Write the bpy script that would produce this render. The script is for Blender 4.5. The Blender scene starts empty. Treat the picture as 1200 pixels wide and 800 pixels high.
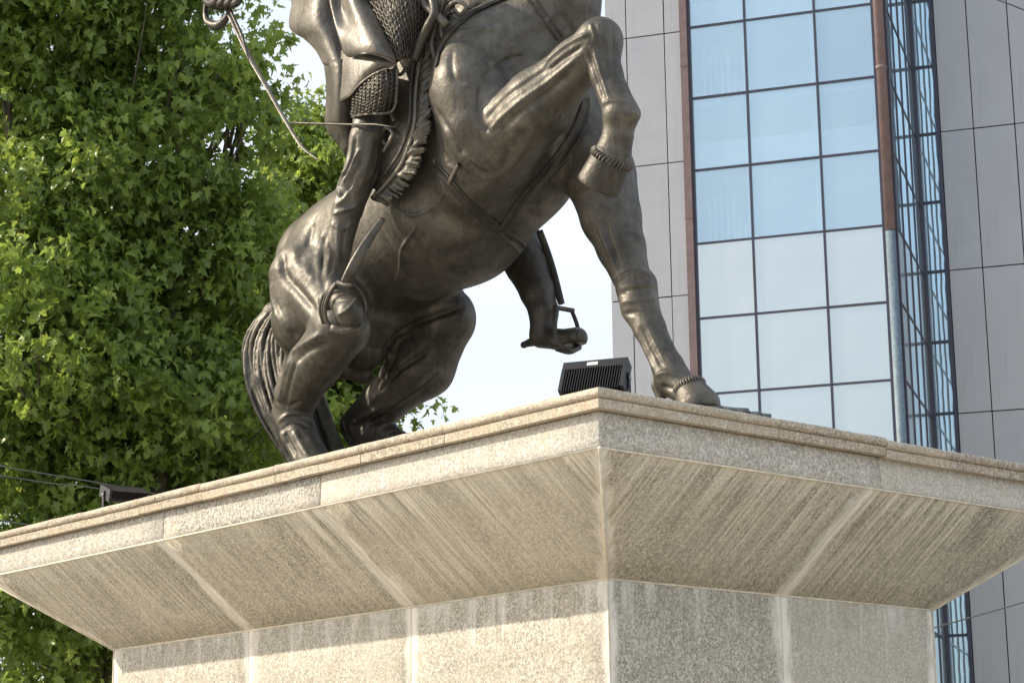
import bpy, bmesh, math, random
import numpy as np
from mathutils import Vector, Matrix
R = math.radians
rng = np.random.default_rng(7)
random.seed(7)
SC = bpy.context.scene

# ------------------------------------------------------------------ camera
EYE = 1.6
F_PX, PITCH, ROLL = 2464.3, 0.2328, -0.0119
fw = Vector((0, math.cos(PITCH), math.sin(PITCH)))
up0 = Vector((0, -math.sin(PITCH), math.cos(PITCH)))
r0 = Vector((1, 0, 0))
rx = r0 * math.cos(ROLL) + up0 * math.sin(ROLL)
ux = -r0 * math.sin(ROLL) + up0 * math.cos(ROLL)
cd = bpy.data.cameras.new('camera'); cam = bpy.data.objects.new('camera', cd)
SC.collection.objects.link(cam)
cam.matrix_world = Matrix(((rx.x, ux.x, -fw.x, 0), (rx.y, ux.y, -fw.y, 0), (rx.z, ux.z, -fw.z, EYE), (0, 0, 0, 1)))
cd.sensor_width = 36; cd.lens = F_PX * 36 / 1200; cd.clip_end = 5000; cd.clip_start = .1
SC.camera = cam

# ------------------------------------------------------------------ world + sun
SUN_EL = R(33)
S = Vector((-0.988, 0.157, 0)).normalized()
w = bpy.data.worlds.new('World'); SC.world = w; w.use_nodes = True
nt = w.node_tree; nt.nodes.clear()
out = nt.nodes.new('ShaderNodeOutputWorld'); bg = nt.nodes.new('ShaderNodeBackground')
sky = nt.nodes.new('ShaderNodeTexSky'); sky.sky_type = 'NISHITA'; sky.sun_disc = False
sky.sun_elevation = SUN_EL; sky.sun_rotation = math.atan2(S.x, S.y)
sky.air_density = 1.0; sky.dust_density = 4.0; sky.ozone_density = 1.0
# thin milky high cloud over the whole sky
tc = nt.nodes.new('ShaderNodeTexCoord'); mp = nt.nodes.new('ShaderNodeMapping'); mp.inputs['Scale'].default_value = (1, 1, 2.4)
nz = nt.nodes.new('ShaderNodeTexNoise'); nz.inputs['Scale'].default_value = 2.2; nz.inputs['Detail'].default_value = 5
cr = nt.nodes.new('ShaderNodeMapRange'); cr.inputs['From Min'].default_value = .3; cr.inputs['From Max'].default_value = .7
cr.inputs['To Min'].default_value = .25; cr.inputs['To Max'].default_value = .95
mx = nt.nodes.new('ShaderNodeMix'); mx.data_type = 'RGBA'
mx.inputs['B'].default_value = (4.5, 4.85, 5.25, 1)
L = nt.links.new
L(tc.outputs['Generated'], mp.inputs[0]); L(mp.outputs[0], nz.inputs['Vector']); L(nz.outputs['Fac'], cr.inputs[0])
L(cr.outputs[0], mx.inputs['Factor']); L(sky.outputs[0], mx.inputs['A']); L(mx.outputs['Result'], bg.inputs[0])
bg.inputs[1].default_value = .14
L(bg.outputs[0], out.inputs[0])
sl = bpy.data.lights.new('sun', 'SUN'); sl.energy = 3.0; sl.angle = R(.6); sl.color = (1, .885, .715)
so = bpy.data.objects.new('sun', sl); SC.collection.objects.link(so)
sd = Vector((S.x * math.cos(SUN_EL), S.y * math.cos(SUN_EL), math.sin(SUN_EL)))
so.rotation_euler = sd.to_track_quat('Z', 'Y').to_euler()
so.location = (-20, 5, 30)
SC.view_settings.view_transform = 'Standard'; SC.view_settings.look = 'None'
SC.view_settings.exposure = 0.88; SC.view_settings.gamma = 1

# ------------------------------------------------------------------ helpers
def tag(o, label=None, cat=None, group=None, kind=None):
    if label: o['label'] = label
    if cat: o['category'] = cat
    if group: o['group'] = group
    if kind: o['kind'] = kind
    return o
def empty(name, loc, rz=0):
    o = bpy.data.objects.new(name, None); SC.collection.objects.link(o)
    o.location = loc; o.rotation_euler = (0, 0, rz); o.empty_display_size = .2
    return o
def link(name, me, m, parent=None, loc=None):
    o = bpy.data.objects.new(name, me); SC.collection.objects.link(o)
    if m is not None and len(me.materials) == 0: me.materials.append(m)
    if parent: o.parent = parent
    if loc is not None: o.location = loc
    return o
def from_bm(name, bm, m, parent=None, loc=None, smooth=False):
    me = bpy.data.meshes.new(name)
    bmesh.ops.recalc_face_normals(bm, faces=bm.faces)
    bm.to_mesh(me); bm.free()
    if smooth: me.polygons.foreach_set('use_smooth', [True] * len(me.polygons))
    return link(name, me, m, parent, loc)
def np_mesh(name, V, F, smooth=False):
    """V (n,3), F (m,k)"""
    me = bpy.data.meshes.new(name)
    V = np.asarray(V, np.float32); F = np.asarray(F, np.int32)
    me.vertices.add(len(V)); me.vertices.foreach_set('co', V.ravel())
    k = F.shape[1]
    me.loops.add(F.size); me.loops.foreach_set('vertex_index', F.ravel())
    me.polygons.add(len(F)); me.polygons.foreach_set('loop_start', np.arange(len(F), dtype=np.int32) * k)
    me.polygons.foreach_set('loop_total', np.full(len(F), k, np.int32))
    if smooth: me.polygons.foreach_set('use_smooth', np.ones(len(F), bool))
    me.update(calc_edges=True)
    return me
def add_box(bm, a, b, M=None):
    x0, y0, z0 = a; x1, y1, z1 = b
    vs = [bm.verts.new(((x0, x1)[i & 1], (y0, y1)[(i >> 1) & 1], (z0, z1)[i >> 2])) for i in range(8)]
    for f in ((0, 2, 3, 1), (4, 5, 7, 6), (0, 1, 5, 4), (2, 6, 7, 3), (0, 4, 6, 2), (1, 3, 7, 5)):
        bm.faces.new([vs[i] for i in f])
    if M is not None:
        for v in vs: v.co = M @ v.co
    return vs
def box(name, a, b, m, parent=None, bevel=0, loc=None):
    bm = bmesh.new(); add_box(bm, a, b)
    if bevel: bmesh.ops.bevel(bm, geom=bm.edges[:], offset=bevel, segments=1, affect='EDGES')
    return from_bm(name, bm, m, parent, loc)
def sweep(pts, rad, n=8, closed_ends=True, flat=None, up=None):
    """tube along a polyline; rad scalar or list; returns V, F(quads)"""
    P = [Vector(p) for p in pts]; k = len(P)
    rad = [rad] * k if not hasattr(rad, '__len__') else rad
    V = []; Fq = []
    up = Vector(up if up is not None else (0.13, .2, 1)).normalized()
    prev = None
    for i in range(k):
        t = (P[min(i + 1, k - 1)] - P[max(i - 1, 0)]).normalized()
        if prev is None:
            s = t.cross(up)
            if s.length < .05: s = t.cross(Vector((1, 0, 0)))
        else: s = prev - t * prev.dot(t)
        s.normalize(); prev = s; q = t.cross(s)
        fy = flat if flat else 1
        for j in range(n):
            a = 2 * math.pi * j / n
            V.append(P[i] + s * math.cos(a) * rad[i] + q * math.sin(a) * rad[i] * fy)
    for i in range(k - 1):
        for j in range(n):
            a = i * n + j; b = i * n + (j + 1) % n
            Fq.append((a, b, b + n, a + n))
    if closed_ends:
        c0 = len(V); V.append(P[0]); V.append(P[-1])
        for j in range(0, n, 2):
            Fq.append((c0, (j + 2) % n, (j + 1) % n, j))
            e = (k - 1) * n
            Fq.append((c0 + 1, e + j, e + j + 1, e + (j + 2) % n))
    return V, Fq
def tube(name, pts, rad, m, parent=None, n=8, flat=None, loc=None):
    V, F = sweep(pts, rad, n, flat=flat)
    me = np_mesh(name, [tuple(v) for v in V], F, True)
    return link(name, me, m, parent, loc)

# ------------------------------------------------------------------ materials
def mat(name, build):
    m = bpy.data.materials.new(name); m.use_nodes = True
    n = m.node_tree; n.nodes.clear()
    o = n.nodes.new('ShaderNodeOutputMaterial'); b = n.nodes.new('ShaderNodeBsdfPrincipled')
    n.links.new(b.outputs[0], o.inputs[0])
    build(n, b, o)
    return m
class N:
    """tiny node helper"""
    def __init__(s, nt): s.nt = nt
    def add(s, t, **k):
        n = s.nt.nodes.new(t)
        for a, v in k.items(): setattr(n, a, v)
        return n
    def l(s, a, b): s.nt.links.new(a, b)
    def noise(s, vec, scale, detail=3, rough=.55, dist=0, dim='3D'):
        n = s.add('ShaderNodeTexNoise'); n.inputs['Scale'].default_value = scale; n.inputs['Detail'].default_value = detail
        n.inputs['Roughness'].default_value = rough; n.inputs['Distortion'].default_value = dist
        if vec is not None: s.l(vec, n.inputs['Vector'])
        return n.outputs['Fac']
    def mapr(s, v, a, b, c=0, d=1):
        n = s.add('ShaderNodeMapRange'); s.l(v, n.inputs[0])
        for i, x in enumerate((a, b, c, d)): n.inputs[i + 1].default_value = x
        return n.outputs[0]
    def mix(s, f, a, b, mode='MIX'):
        n = s.add('ShaderNodeMix', data_type='RGBA', blend_type=mode)
        for sock, v in ((n.inputs['Factor'], f), (n.inputs['A'], a), (n.inputs['B'], b)):
            if isinstance(v, (int, float)): sock.default_value = v
            elif isinstance(v, tuple): sock.default_value = (*v, 1)
            else: s.l(v, sock)
        return n.outputs['Result']
    def math(s, op, a, b=0):
        n = s.add('ShaderNodeMath', operation=op)
        for i, v in enumerate((a, b)):
            if isinstance(v, (int, float)): n.inputs[i].default_value = v
            else: s.l(v, n.inputs[i])
        return n.outputs[0]
    def mapping(s, vec, scale=(1, 1, 1), loc=(0, 0, 0)):
        n = s.add('ShaderNodeMapping'); n.inputs['Scale'].default_value = scale; n.inputs['Location'].default_value = loc
        s.l(vec, n.inputs[0]); return n.outputs[0]
    def bump(s, h, strength, dist, bsdf):
        n = s.add('ShaderNodeBump'); n.inputs['Strength'].default_value = strength; n.inputs['Distance'].default_value = dist
        s.l(h, n.inputs['Height']); s.l(n.outputs[0], bsdf.inputs['Normal'])
def flat_mat(name, col, rough=.5, metal=0, var=.15, scale=6, spec=.5):
    def f(nt, b, o):
        h = N(nt); tc = h.add('ShaderNodeTexCoord')
        n = h.noise(tc.outputs['Object'], scale, 4)
        c = h.mix(h.mapr(n, .3, .7), tuple(x * (1 - var) for x in col), tuple(min(1, x * (1 + var)) for x in col))
        h.l(c, b.inputs['Base Color']); b.inputs['Roughness'].default_value = rough; b.inputs['Metallic'].default_value = metal
        b.inputs['Specular IOR Level'].default_value = spec
    return mat(name, f)

def granite(name, base, dark, light, streak=0.0, warm=0.0, eff=0.0):
    def f(nt, b, o):
        h = N(nt); uv = h.add('ShaderNodeUVMap', uv_map='UVMap').outputs[0]
        e = h.add('ShaderNodeUVMap', uv_map='Edge').outputs[0]
        sep = h.add('ShaderNodeSeparateXYZ'); h.l(uv, sep.inputs[0])
        se = h.add('ShaderNodeSeparateXYZ'); h.l(e, se.inputs[0])
        oi = h.add('ShaderNodeObjectInfo').outputs['Random']
        # speckle of the grains
        v = h.add('ShaderNodeTexVoronoi'); v.inputs['Scale'].default_value = 92; h.l(uv, v.inputs['Vector'])
        g = h.add('ShaderNodeSeparateColor'); h.l(v.outputs['Color'], g.inputs[0])
        n2 = h.noise(uv, 130, 2, .6)
        c = h.mix(h.mapr(g.outputs[0], .0, 1), dark, base)
        c = h.mix(h.mapr(g.outputs[1], .68, .78), c, light)
        c = h.mix(h.mapr(g.outputs[2], .80, .86, 0, .8), c, tuple(x * .33 for x in dark))
        c = h.mix(h.mapr(n2, .35, .65, .35, 0), c, tuple(x * .5 for x in dark))
        # broad tone of each slab and of weather
        n3 = h.noise(uv, 1.6, 4)
        c = h.mix(h.mapr(n3, .3, .75, 0, .35), c, tuple(x * .72 for x in base))
        c = h.mix(h.mapr(oi, 0, 1, 0, .5), c, tuple(x * 1.14 for x in base))
        if warm:
            n4 = h.noise(h.mapping(uv, (1, 2, 1)), 3.1, 4)
            c = h.mix(h.mapr(n4, .4, .75, 0, warm), c, (.46, .33, .19))
        if streak:
            # run-off streaks that follow the slope (v axis)
            s1 = h.noise(h.mapping(uv, (34, .8, 1)), 1, 5, .7)
            s2 = h.noise(h.mapping(uv, (3.1, .5, 1), (3, 7, 0)), 1, 5, .7)
            s3 = h.noise(h.mapping(uv, (.7, .35, 1), (9, 2, 0)), 1, 2)
            area = h.mapr(s3, .36, .56)
            k = h.math('MULTIPLY', h.mapr(s1, .42, .60), h.math('MULTIPLY', h.mapr(s2, .38, .55), h.mapr(area, 0, 1, .45, 1)))
            fade = h.mapr(h.math('ADD', se.outputs['Y'], h.mapr(s2, .3, .7, -.45, .45)), .0, 1.4, 1, .15)
            c = h.mix(h.math('MULTIPLY', k, h.math('MULTIPLY', fade, streak)), c, (.84, .79, .66))
            k2 = h.mapr(s1, .5, .36)
            c = h.mix(h.math('MULTIPLY', h.math('MULTIPLY', k2, area), h.math('MULTIPLY', fade, .6)), c, (.17, .15, .12))
            top = h.mapr(se.outputs['Y'], 0, .10, .5, 0)
            c = h.mix(h.math('MULTIPLY', top, h.mapr(s2, .35, .6)), c, (.66, .56, .40))
        # pale lime deposits along the joints
        if eff:
            j1 = h.noise(h.mapping(uv, (9, 2.2, 1)), 1, 5, .7)
            w = h.math('SUBTRACT', h.mapr(j1, .3, .72, -.01, .12), se.outputs['X'])
            c = h.mix(h.mapr(w, -.03, .035, 0, eff), c, (.84, .79, .69))
            j2 = h.noise(h.mapping(uv, (8, .7, 1), (5, 1, 0)), 1, 6, .65)
            dr = h.mapr(se.outputs['Y'], 0, .5, .20, -.12)
            c = h.mix(h.mapr(h.math('ADD', j2, dr), .66, .80, 0, 0 if streak else .6 * eff), c, (.80, .77, .70))
        d1 = h.noise(h.mapping(uv, (14, .9, 1), (2, 5, 0)), 1, 5, .65)
        c = h.mix(h.mapr(d1, .5, .78, 0, .4), c, (.24, .215, .175))
        n5 = h.noise(uv, 7, 5, .7)
        c = h.mix(h.mapr(n5, .5, .75, 0, .3), c, (.70, .64, .52))
        h.l(c, b.inputs['Base Color']); b.inputs['Roughness'].default_value = .72
        b.inputs['Specular IOR Level'].default_value = .35
        h.bump(h.math('ADD', n2, g.outputs[0]), .25, .003, b)
    return mat(name, f)
G_FASC = granite('granite_fascia', (.55, .52, .45), (.31, .29, .25), (.76, .73, .66), warm=.18, eff=.0)
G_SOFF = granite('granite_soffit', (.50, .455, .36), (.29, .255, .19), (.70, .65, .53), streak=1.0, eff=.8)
G_SHAFT = granite('granite_shaft', (.52, .485, .40), (.28, .255, .205), (.74, .70, .61), eff=.95, warm=.1)
G_MOULD = granite('granite_moulding', (.50, .435, .335), (.27, .225, .165), (.70, .62, .49), warm=.3)
MORTAR = flat_mat('mortar', (.5, .44, .34), .9)
RUST = flat_mat('rust_stain', (.36, .19, .09), .9)

# ------------------------------------------------------------------ ground
def g_build(nt, b, o):
    h = N(nt); tc = h.add('ShaderNodeTexCoord').outputs['Object']
    br = h.add('ShaderNodeTexBrick'); br.inputs['Scale'].default_value = 1.6; br.inputs['Mortar Size'].default_value = .01
    br.inputs['Color1'].default_value = (.42, .38, .32, 1); br.inputs['Color2'].default_value = (.36, .33, .28, 1); br.inputs['Mortar'].default_value = (.2, .18, .16, 1)
    h.l(tc, br.inputs['Vector'])
    n = h.noise(tc, .4, 5)
    h.l(h.mix(h.mapr(n, .3, .7, 0, .4), br.outputs['Color'], (.3, .28, .24)), b.inputs['Base Color'])
    b.inputs['Roughness'].default_value = .8
GROUND = mat('stone_paving', g_build)
me = np_mesh('ground', [(-1500, -1500, 0), (1500, -1500, 0), (1500, 1500, 0), (-1500, 1500, 0)], [(0, 1, 2, 3)])
tag(link('ground', me, GROUND), kind='structure')

# ------------------------------------------------------------------ pedestal
PSI = .855
PL, PW = 5.47, 2.947          # shaft length and width
Z_S, Z_F, Z_M, Z_T2, Z_T = EYE + 1.448, EYE + 2.02, EYE + 2.218, EYE + 2.275, EYE + 2.331
O_F = .743
ped = empty('stone_pedestal', (.5295, 12.0, 0), -PSI)
tag(ped, 'tall beige granite pedestal with a wide flared top carrying the bronze horseman', 'pedestal')
# pedestal-local axes: +x = towards the front end, +y = towards the far long side; origin = near shaft corner
def slab_mesh(name, c, t, uvo=(0, 0), cham=.004, nu=6, nv=4, gap=.003):
    c = [Vector(p) for p in c]
    n = (c[1] - c[0]).cross(c[3] - c[0]).normalized()
    W = (c[1] - c[0]).length; H = (c[3] - c[0]).length
    us = [0, cham / W] + [i / nu for i in range(1, nu)] + [1 - cham / W, 1]
    vs = [0, cham / H] + [i / nv for i in range(1, nv)] + [1 - cham / H, 1]
    V = []; UV = []; ED = []
    for j, v in enumerate(vs):
        for i, u in enumerate(us):
            uu = gap / W + u * (1 - 2 * gap / W); vv = gap / H + v * (1 - 2 * gap / H)
            p = (c[0] * (1 - uu) + c[1] * uu) * (1 - vv) + (c[3] * (1 - uu) + c[2] * uu) * vv
            edge = i in (0, len(us) - 1) or j in (0, len(vs) - 1)
            V.append(p - n * (cham if edge else 0))
            wl = ((c[0] * (1 - vv) + c[3] * vv) - (c[1] * (1 - vv) + c[2] * vv)).length
            # metric uv: along the c0->c1 edge and up the slab
            d = p - c[0]; ex = (c[1] - c[0]).normalized(); ey = n.cross(ex)
            UV.append((d.dot(ex) + uvo[0], d.dot(ey) + uvo[1]))
            ED.append((min(uu, 1 - uu) * wl, (1 - vv)))
    nx = len(us); ny = len(vs); F = []
    for j in range(ny - 1):
        for i in range(nx - 1):
            a = j * nx + i; F.append((a, a + 1, a + nx + 1, a + nx))
    # sides down to the core
    ring = [i for i in range(nx)] + [j * nx + nx - 1 for j in range(1, ny)] + [(ny - 1) * nx + i for i in range(nx - 2, -1, -1)] + [j * nx for j in range(ny - 2, 0, -1)]
    b0 = len(V)
    for r in ring: V.append(V[r] - n * t); UV.append(UV[r]); ED.append(ED[r])
    m = len(ring)
    for k in range(m): F.append((ring[k], b0 + k, b0 + (k + 1) % m, ring[(k + 1) % m]))
    me = np_mesh(name, V, F)
    for nm, arr in (('UVMap', UV), ('Edge', ED)):
        l = me.uv_layers.new(name=nm)
        idx = np.empty(len(me.loops), np.int32); me.loops.foreach_get('vertex_index', idx)
        l.data.foreach_set('uv', np.asarray(arr, np.float32)[idx].ravel())
    return me
def P3(a, b, z): return (a, -b, z)    # a forward, b towards the near long side
def ring_slabs(name, m, o0, z0, o1, z1, seams_long, seams_end, t=.03, proud=0):
    """slabs from ring (offset o0,height z0) to (o1,z1) on all four sides"""
    sides = []
    # near long side: runs in a from -PL to 0, outward +b
    sides.append((lambda s, o, z, e: P3((-PL - o) if e == 0 else (o if e == 2 else s), o, z), -PL, 0, seams_long))
    # front end: outward +a, runs b 0 -> -PW
    sides.append((lambda s, o, z, e: P3(o, (o) if e == 0 else (-PW - o if e == 2 else s), z), 0, -PW, seams_end))
    sides.append((lambda s, o, z, e: P3((o) if e == 0 else (-PL - o if e == 2 else s), -PW - o, z), 0, -PL, seams_long[::-1]))
    sides.append((lambda s, o, z, e: P3(-PL - o, (-PW - o) if e == 0 else (o if e == 2 else s), z), -PW, 0, seams_end[::-1]))
    for k, (fn, s0, s1, seams) in enumerate(sides):
        ss = [(s0, 0)] + [(s, 1) for s in seams] + [(s1, 2)]
        for i in range(len(ss) - 1):
            (sa, ea), (sb, eb) = ss[i], ss[i + 1]
            c = [fn(sa, o0, z0, ea), fn(sb, o0, z0, eb), fn(sb, o1, z1, eb), fn(sa, o1, z1, ea)]
            me = slab_mesh(name, c, t, uvo=(i * 3.7 + k * 9.1, k * 2.3 + i), nu=8)
            link(name, me, m, ped)
# core block under the slabs
bm = bmesh.new()
prof = [(-.035, 0), (-.035, Z_S + .01), (O_F - .05, Z_F + .03), (O_F - .05, Z_T - .01)]
rings = []
for o, z in prof:
    rings.append([bm.verts.new(P3(a, b, z)) for a, b in ((-PL - o, o), (o, o), (o, -PW - o), (-PL - o, -PW - o))])
for i in range(len(rings) - 1):
    for j in range(4): bm.faces.new((rings[i][j], rings[i][(j + 1) % 4], rings[i + 1][(j + 1) % 4], rings[i + 1][j]))
bm.faces.new(rings[-1]); bm.faces.new(rings[0])
from_bm('core', bm, MORTAR, ped)
SL = [-3.64, -1.81]; SE = [-1.467]
for zz in range(2):
    z1 = Z_S - zz * 1.52; z0 = max(0.0, z1 - 1.52)
    ring_slabs('shaft_slab', G_SHAFT, 0, z0, 0, z1, SL, SE)
ring_slabs('soffit_slab', G_SOFF, 0, Z_S, O_F, Z_F, SL, SE)
ring_slabs('fascia_slab', G_FASC, O_F - .002, Z_F + .001, O_F - .008, Z_M, [-3.6, -1.78], [-1.575])
# moulding: profile swept as separate stones, mitred at the corners
def mould_piece(p0, p1, outw, mit0, mit1, drop=0, name='moulding_stone'):
    """p0,p1 on the o=0 line (a,b); outw outward unit (a,b); mit +1 grows with offset"""
    prof = [(O_F - .05, Z_M + .001), (O_F + .046, Z_M + .001), (O_F + .048, Z_T2 - .006), (O_F + .036, Z_T2 - .001)]
    for k in range(9):
        a = -math.pi / 2 + math.pi * k / 8 * 1.0
        prof.append((O_F + .036 + .024 * math.cos(a) + .004, Z_T2 + .028 + .027 * math.sin(a)))
    prof.append((O_F - .42, Z_T))
    prof = [(o, z - drop) for o, z in prof]
    arc = [0]
    for q in range(1, len(prof)): arc.append(arc[-1] + math.hypot(prof[q][0] - prof[q - 1][0], prof[q][1] - prof[q - 1][1]))
    d = Vector((p1[0] - p0[0], p1[1] - p0[1])); Ln = d.length; d.normalize()
    V = []; UV = []; nseg = max(2, int(Ln / .12)); npf = len(prof)
    for s in range(nseg + 1):
        q = s / nseg
        for k, (o, z) in enumerate(prof):
            st = -mit0 * o if mit0 else .0025; en = Ln + (mit1 * o if mit1 else -.0025)
            al = st + (en - st) * q
            wob = .0022 * math.sin(al * 31 + k * .7) * max(0, math.sin(al * 5.7 + p0[1] * 3)) + .0022 * math.sin(al * 9.3 + k) * math.sin(al * 3.1 + p0[0])
            V.append(P3(p0[0] + d.x * al + outw[0] * (o + wob), p0[1] + d.y * al + outw[1] * (o + wob), z + wob * .6))
            UV.append((al + p0[0] * 3 + p0[1] * 2, arc[k]))
    F = []
    for s in range(nseg):
        for k in range(npf - 1):
            a = s * npf + k; F.append((a, a + npf, a + npf + 1, a + 1))
    bmz = bmesh.new(); vs = [bmz.verts.new(v) for v in V]
    for f in F: bmz.faces.new([vs[i] for i in f])
    for e in (0, nseg * npf):
        bmz.faces.new([vs[e + k] for k in range(npf)])
    bmesh.ops.recalc_face_normals(bmz, faces=bmz.faces)
    me = bpy.data.meshes.new(name); bmz.to_mesh(me); bmz.free()
    for nm in ('UVMap', 'Edge'):
        l = me.uv_layers.new(name=nm)
        idx = np.empty(len(me.loops), np.int32); me.loops.foreach_get('vertex_index', idx)
        arr = np.asarray(UV, np.float32) if nm == 'UVMap' else np.ones((len(UV), 2), np.float32)
        l.data.foreach_set('uv', arr[idx].ravel())
    return link(name, me, G_MOULD, ped)
# pale mortar beads along the arrises
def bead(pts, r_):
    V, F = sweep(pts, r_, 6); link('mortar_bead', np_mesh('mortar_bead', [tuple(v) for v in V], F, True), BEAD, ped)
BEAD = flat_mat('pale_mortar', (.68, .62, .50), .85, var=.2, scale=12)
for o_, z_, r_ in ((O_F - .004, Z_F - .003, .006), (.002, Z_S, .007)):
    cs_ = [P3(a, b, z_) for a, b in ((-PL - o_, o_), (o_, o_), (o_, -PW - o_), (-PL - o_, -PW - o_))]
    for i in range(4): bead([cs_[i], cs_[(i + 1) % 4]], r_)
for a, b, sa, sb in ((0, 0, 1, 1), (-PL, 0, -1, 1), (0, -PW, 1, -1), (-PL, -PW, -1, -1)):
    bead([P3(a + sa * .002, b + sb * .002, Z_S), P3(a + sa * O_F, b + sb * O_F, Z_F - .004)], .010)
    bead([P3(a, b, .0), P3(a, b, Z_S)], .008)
ml = [-PL, -4.62, -3.85, -3.05, -2.2, -1.3, -.5, 0]
for i in range(len(ml) - 1):
    mould_piece((ml[i], 0), (ml[i + 1], 0), (0, 1), i == 0, i == len(ml) - 2, drop=(0, .002, 0, .003, .001, 0, 0)[i])
me_ = [0, -.62, -1.575, -2.2, -PW]
for i in range(4):
    mould_piece((0, me_[i]), (0, me_[i + 1]), (1, 0), i == 0, i == 3, drop=(0, 0, .014, .013)[i])
for i in range(4):
    aa = -PL * i / 4; bb = -PL * (i + 1) / 4
    mould_piece((aa, -PW), (bb, -PW), (0, -1), i == 0, i == 3)
for i in range(2):
    mould_piece((-PL, -PW + PW * i / 2), (-PL, -PW + PW * (i + 1) / 2), (-1, 0), i == 0, i == 1)
# top paving slabs between the moulding stones
for i in range(5):
    for j in range(3):
        x0 = -PL - .34 + (PL + .68) * i / 5; x1 = -PL - .34 + (PL + .68) * (i + 1) / 5
        y0 = -.34 + (PW + .68) * j / 3; y1 = -.34 + (PW + .68) * (j + 1) / 3
        me = slab_mesh('top_slab', [(x0, y0, Z_T + .004), (x1, y0, Z_T + .004), (x1, y1, Z_T + .004), (x0, y1, Z_T + .004)], .02, (i * 2, j))
        link('top_slab', me, G_FASC, ped)

# ------------------------------------------------------------------ office building
BPS = .3165
gdir = Vector((math.cos(BPS), -math.sin(BPS), 0)); ndir = Vector((math.sin(BPS), math.cos(BPS), 0))
bld = empty('office_building', (7.8275, 42.0, 0), -BPS)      # local x = along facade, y = away from viewer
tag(bld, 'modern office block with grey cladding panels and a pale blue glass curtain wall', 'building')
def panel_build(nt, b, o):
    h = N(nt); tc = h.add('ShaderNodeTexCoord').outputs['Object']; oi = h.add('ShaderNodeObjectInfo').outputs['Random']
    n = h.noise(h.mapping(tc, (.7, .7, 2.2)), 1.1, 5); n2 = h.noise(tc, .5, 3)
    c = h.mix(h.mapr(n, .35, .7), (.385, .385, .395), (.43, .43, .44))
    c = h.mix(h.mapr(oi, 0, 1, 0, .8), c, (.44, .43, .435))
    sp_ = h.add('ShaderNodeSeparateXYZ'); h.l(tc, sp_.inputs[0])
    rn = h.noise(h.mapping(tc, (9, 9, .5)), 1, 4, .6)
    c = h.mix(h.mapr(rn, .55, .8, 0, .3), c, (.27, .265, .27))
    h.l(c, b.inputs['Base Color']); b.inputs['Metallic'].default_value = .3
    h.l(h.mapr(n2, .3, .7, .34, .48), b.inputs['Roughness'])
    bw = h.noise(tc, .8, 3); h.bump(bw, .35, .05, b)
PANEL = mat('grey_composite_panel', panel_build)
JOINT = flat_mat('black_joint', (.03, .03, .035), .6)
MULL = flat_mat('dark_mullion', (.045, .045, .07), .4)
BROWN = flat_mat('brown_painted_post', (.175, .120, .115), .6, var=.15)
PIPE = flat_mat('galvanised_post', (.13, .18, .22), .6, .0, var=.25, scale=14)
def pane_build(col, alpha, rough=.03, tint=None):
    def f(nt, b, o):
        h = N(nt); tc = h.add('ShaderNodeTexCoord').outputs['Object']; oi = h.add('ShaderNodeObjectInfo').outputs['Random']
        n = h.noise(tc, .7, 3)
        c = h.mix(h.mapr(n, .3, .7, 0, .6), col, tuple(min(1, x * 1.12) for x in col))
        c = h.mix(h.mapr(oi, 0, 1, 0, .5), c, tuple(x * .88 for x in col))
        h.l(c, b.inputs['Base Color']); b.inputs['Roughness'].default_value = rough
        b.inputs['Metallic'].default_value = .75 if alpha > .5 else .35
        h.bump(h.noise(tc, .9, 2), .08, .04, b)
        tr = h.add('ShaderNodeBsdfTransparent'); tr.inputs[0].default_value = (.88, .95, 1, 1)
        mxs = h.add('ShaderNodeMixShader'); mxs.inputs[0].default_value = alpha
        h.l(tr.outputs[0], mxs.inputs[1]); h.l(b.outputs[0], mxs.inputs[2]); h.l(mxs.outputs[0], o.inputs[0])
    return f
GLASS = mat('blue_reflective_glass', pane_build((.69, .85, .94), .52))
GLASS2 = mat('mirror_glass', pane_build((.62, .80, .90), .97, .02))
def sp_build(nt, b, o):
    h = N(nt); tc = h.add('ShaderNodeTexCoord').outputs['Object']; oi = h.add('ShaderNodeObjectInfo').outputs['Random']
    n = h.noise(tc, .8, 4)
    c = h.mix(h.mapr(n, .3, .75), (.55, .60, .59), (.62, .65, .63))
    c = h.mix(h.mapr(oi, 0, 1, 0, .4), c, (.54, .62, .67))
    h.l(c, b.inputs['Base Color']); b.inputs['Roughness'].default_value = .14; b.inputs['Metallic'].default_value = .78
    h.bump(h.noise(tc, 1.1, 2), .08, .04, b)
SPAND = mat('white_backed_glass', sp_build)
SPAND2 = mat('grey_backed_glass', flat_mat and (lambda nt, b, o: sp_build(nt, b, o)))
INT = flat_mat('interior_wall', (.30, .55, .75), .8, var=.05)
INTW = flat_mat('interior_white', (.88, .88, .9), .7, var=.03)
H0 = EYE
ROWS = [H0 + 9.06 - 1.64 * 5.52] + [H0 + 9.06 + 1.64 * k for k in range(-4, 13)]
ROWS[0] = .6
TOP = ROWS[-1]
# structural core volumes (behind the cladding)
def bbox(name, a, b, m): return box(name, a, b, m, bld)
bbox('wall', (-5.94, .10, 0), (-4.30, 12, TOP + 1), JOINT)
bbox('wall', (.17 + .02, 4.62, 0), (14.5, 12, TOP + 1), JOINT)
bbox('wall', (-5.94, 12.003, 0), (14.5, 18, TOP + 1), JOINT)
bbox('roof', (-6.1, -.1, TOP + 1.003), (14.7, 18.1, TOP + 1.5), JOINT)
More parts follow.
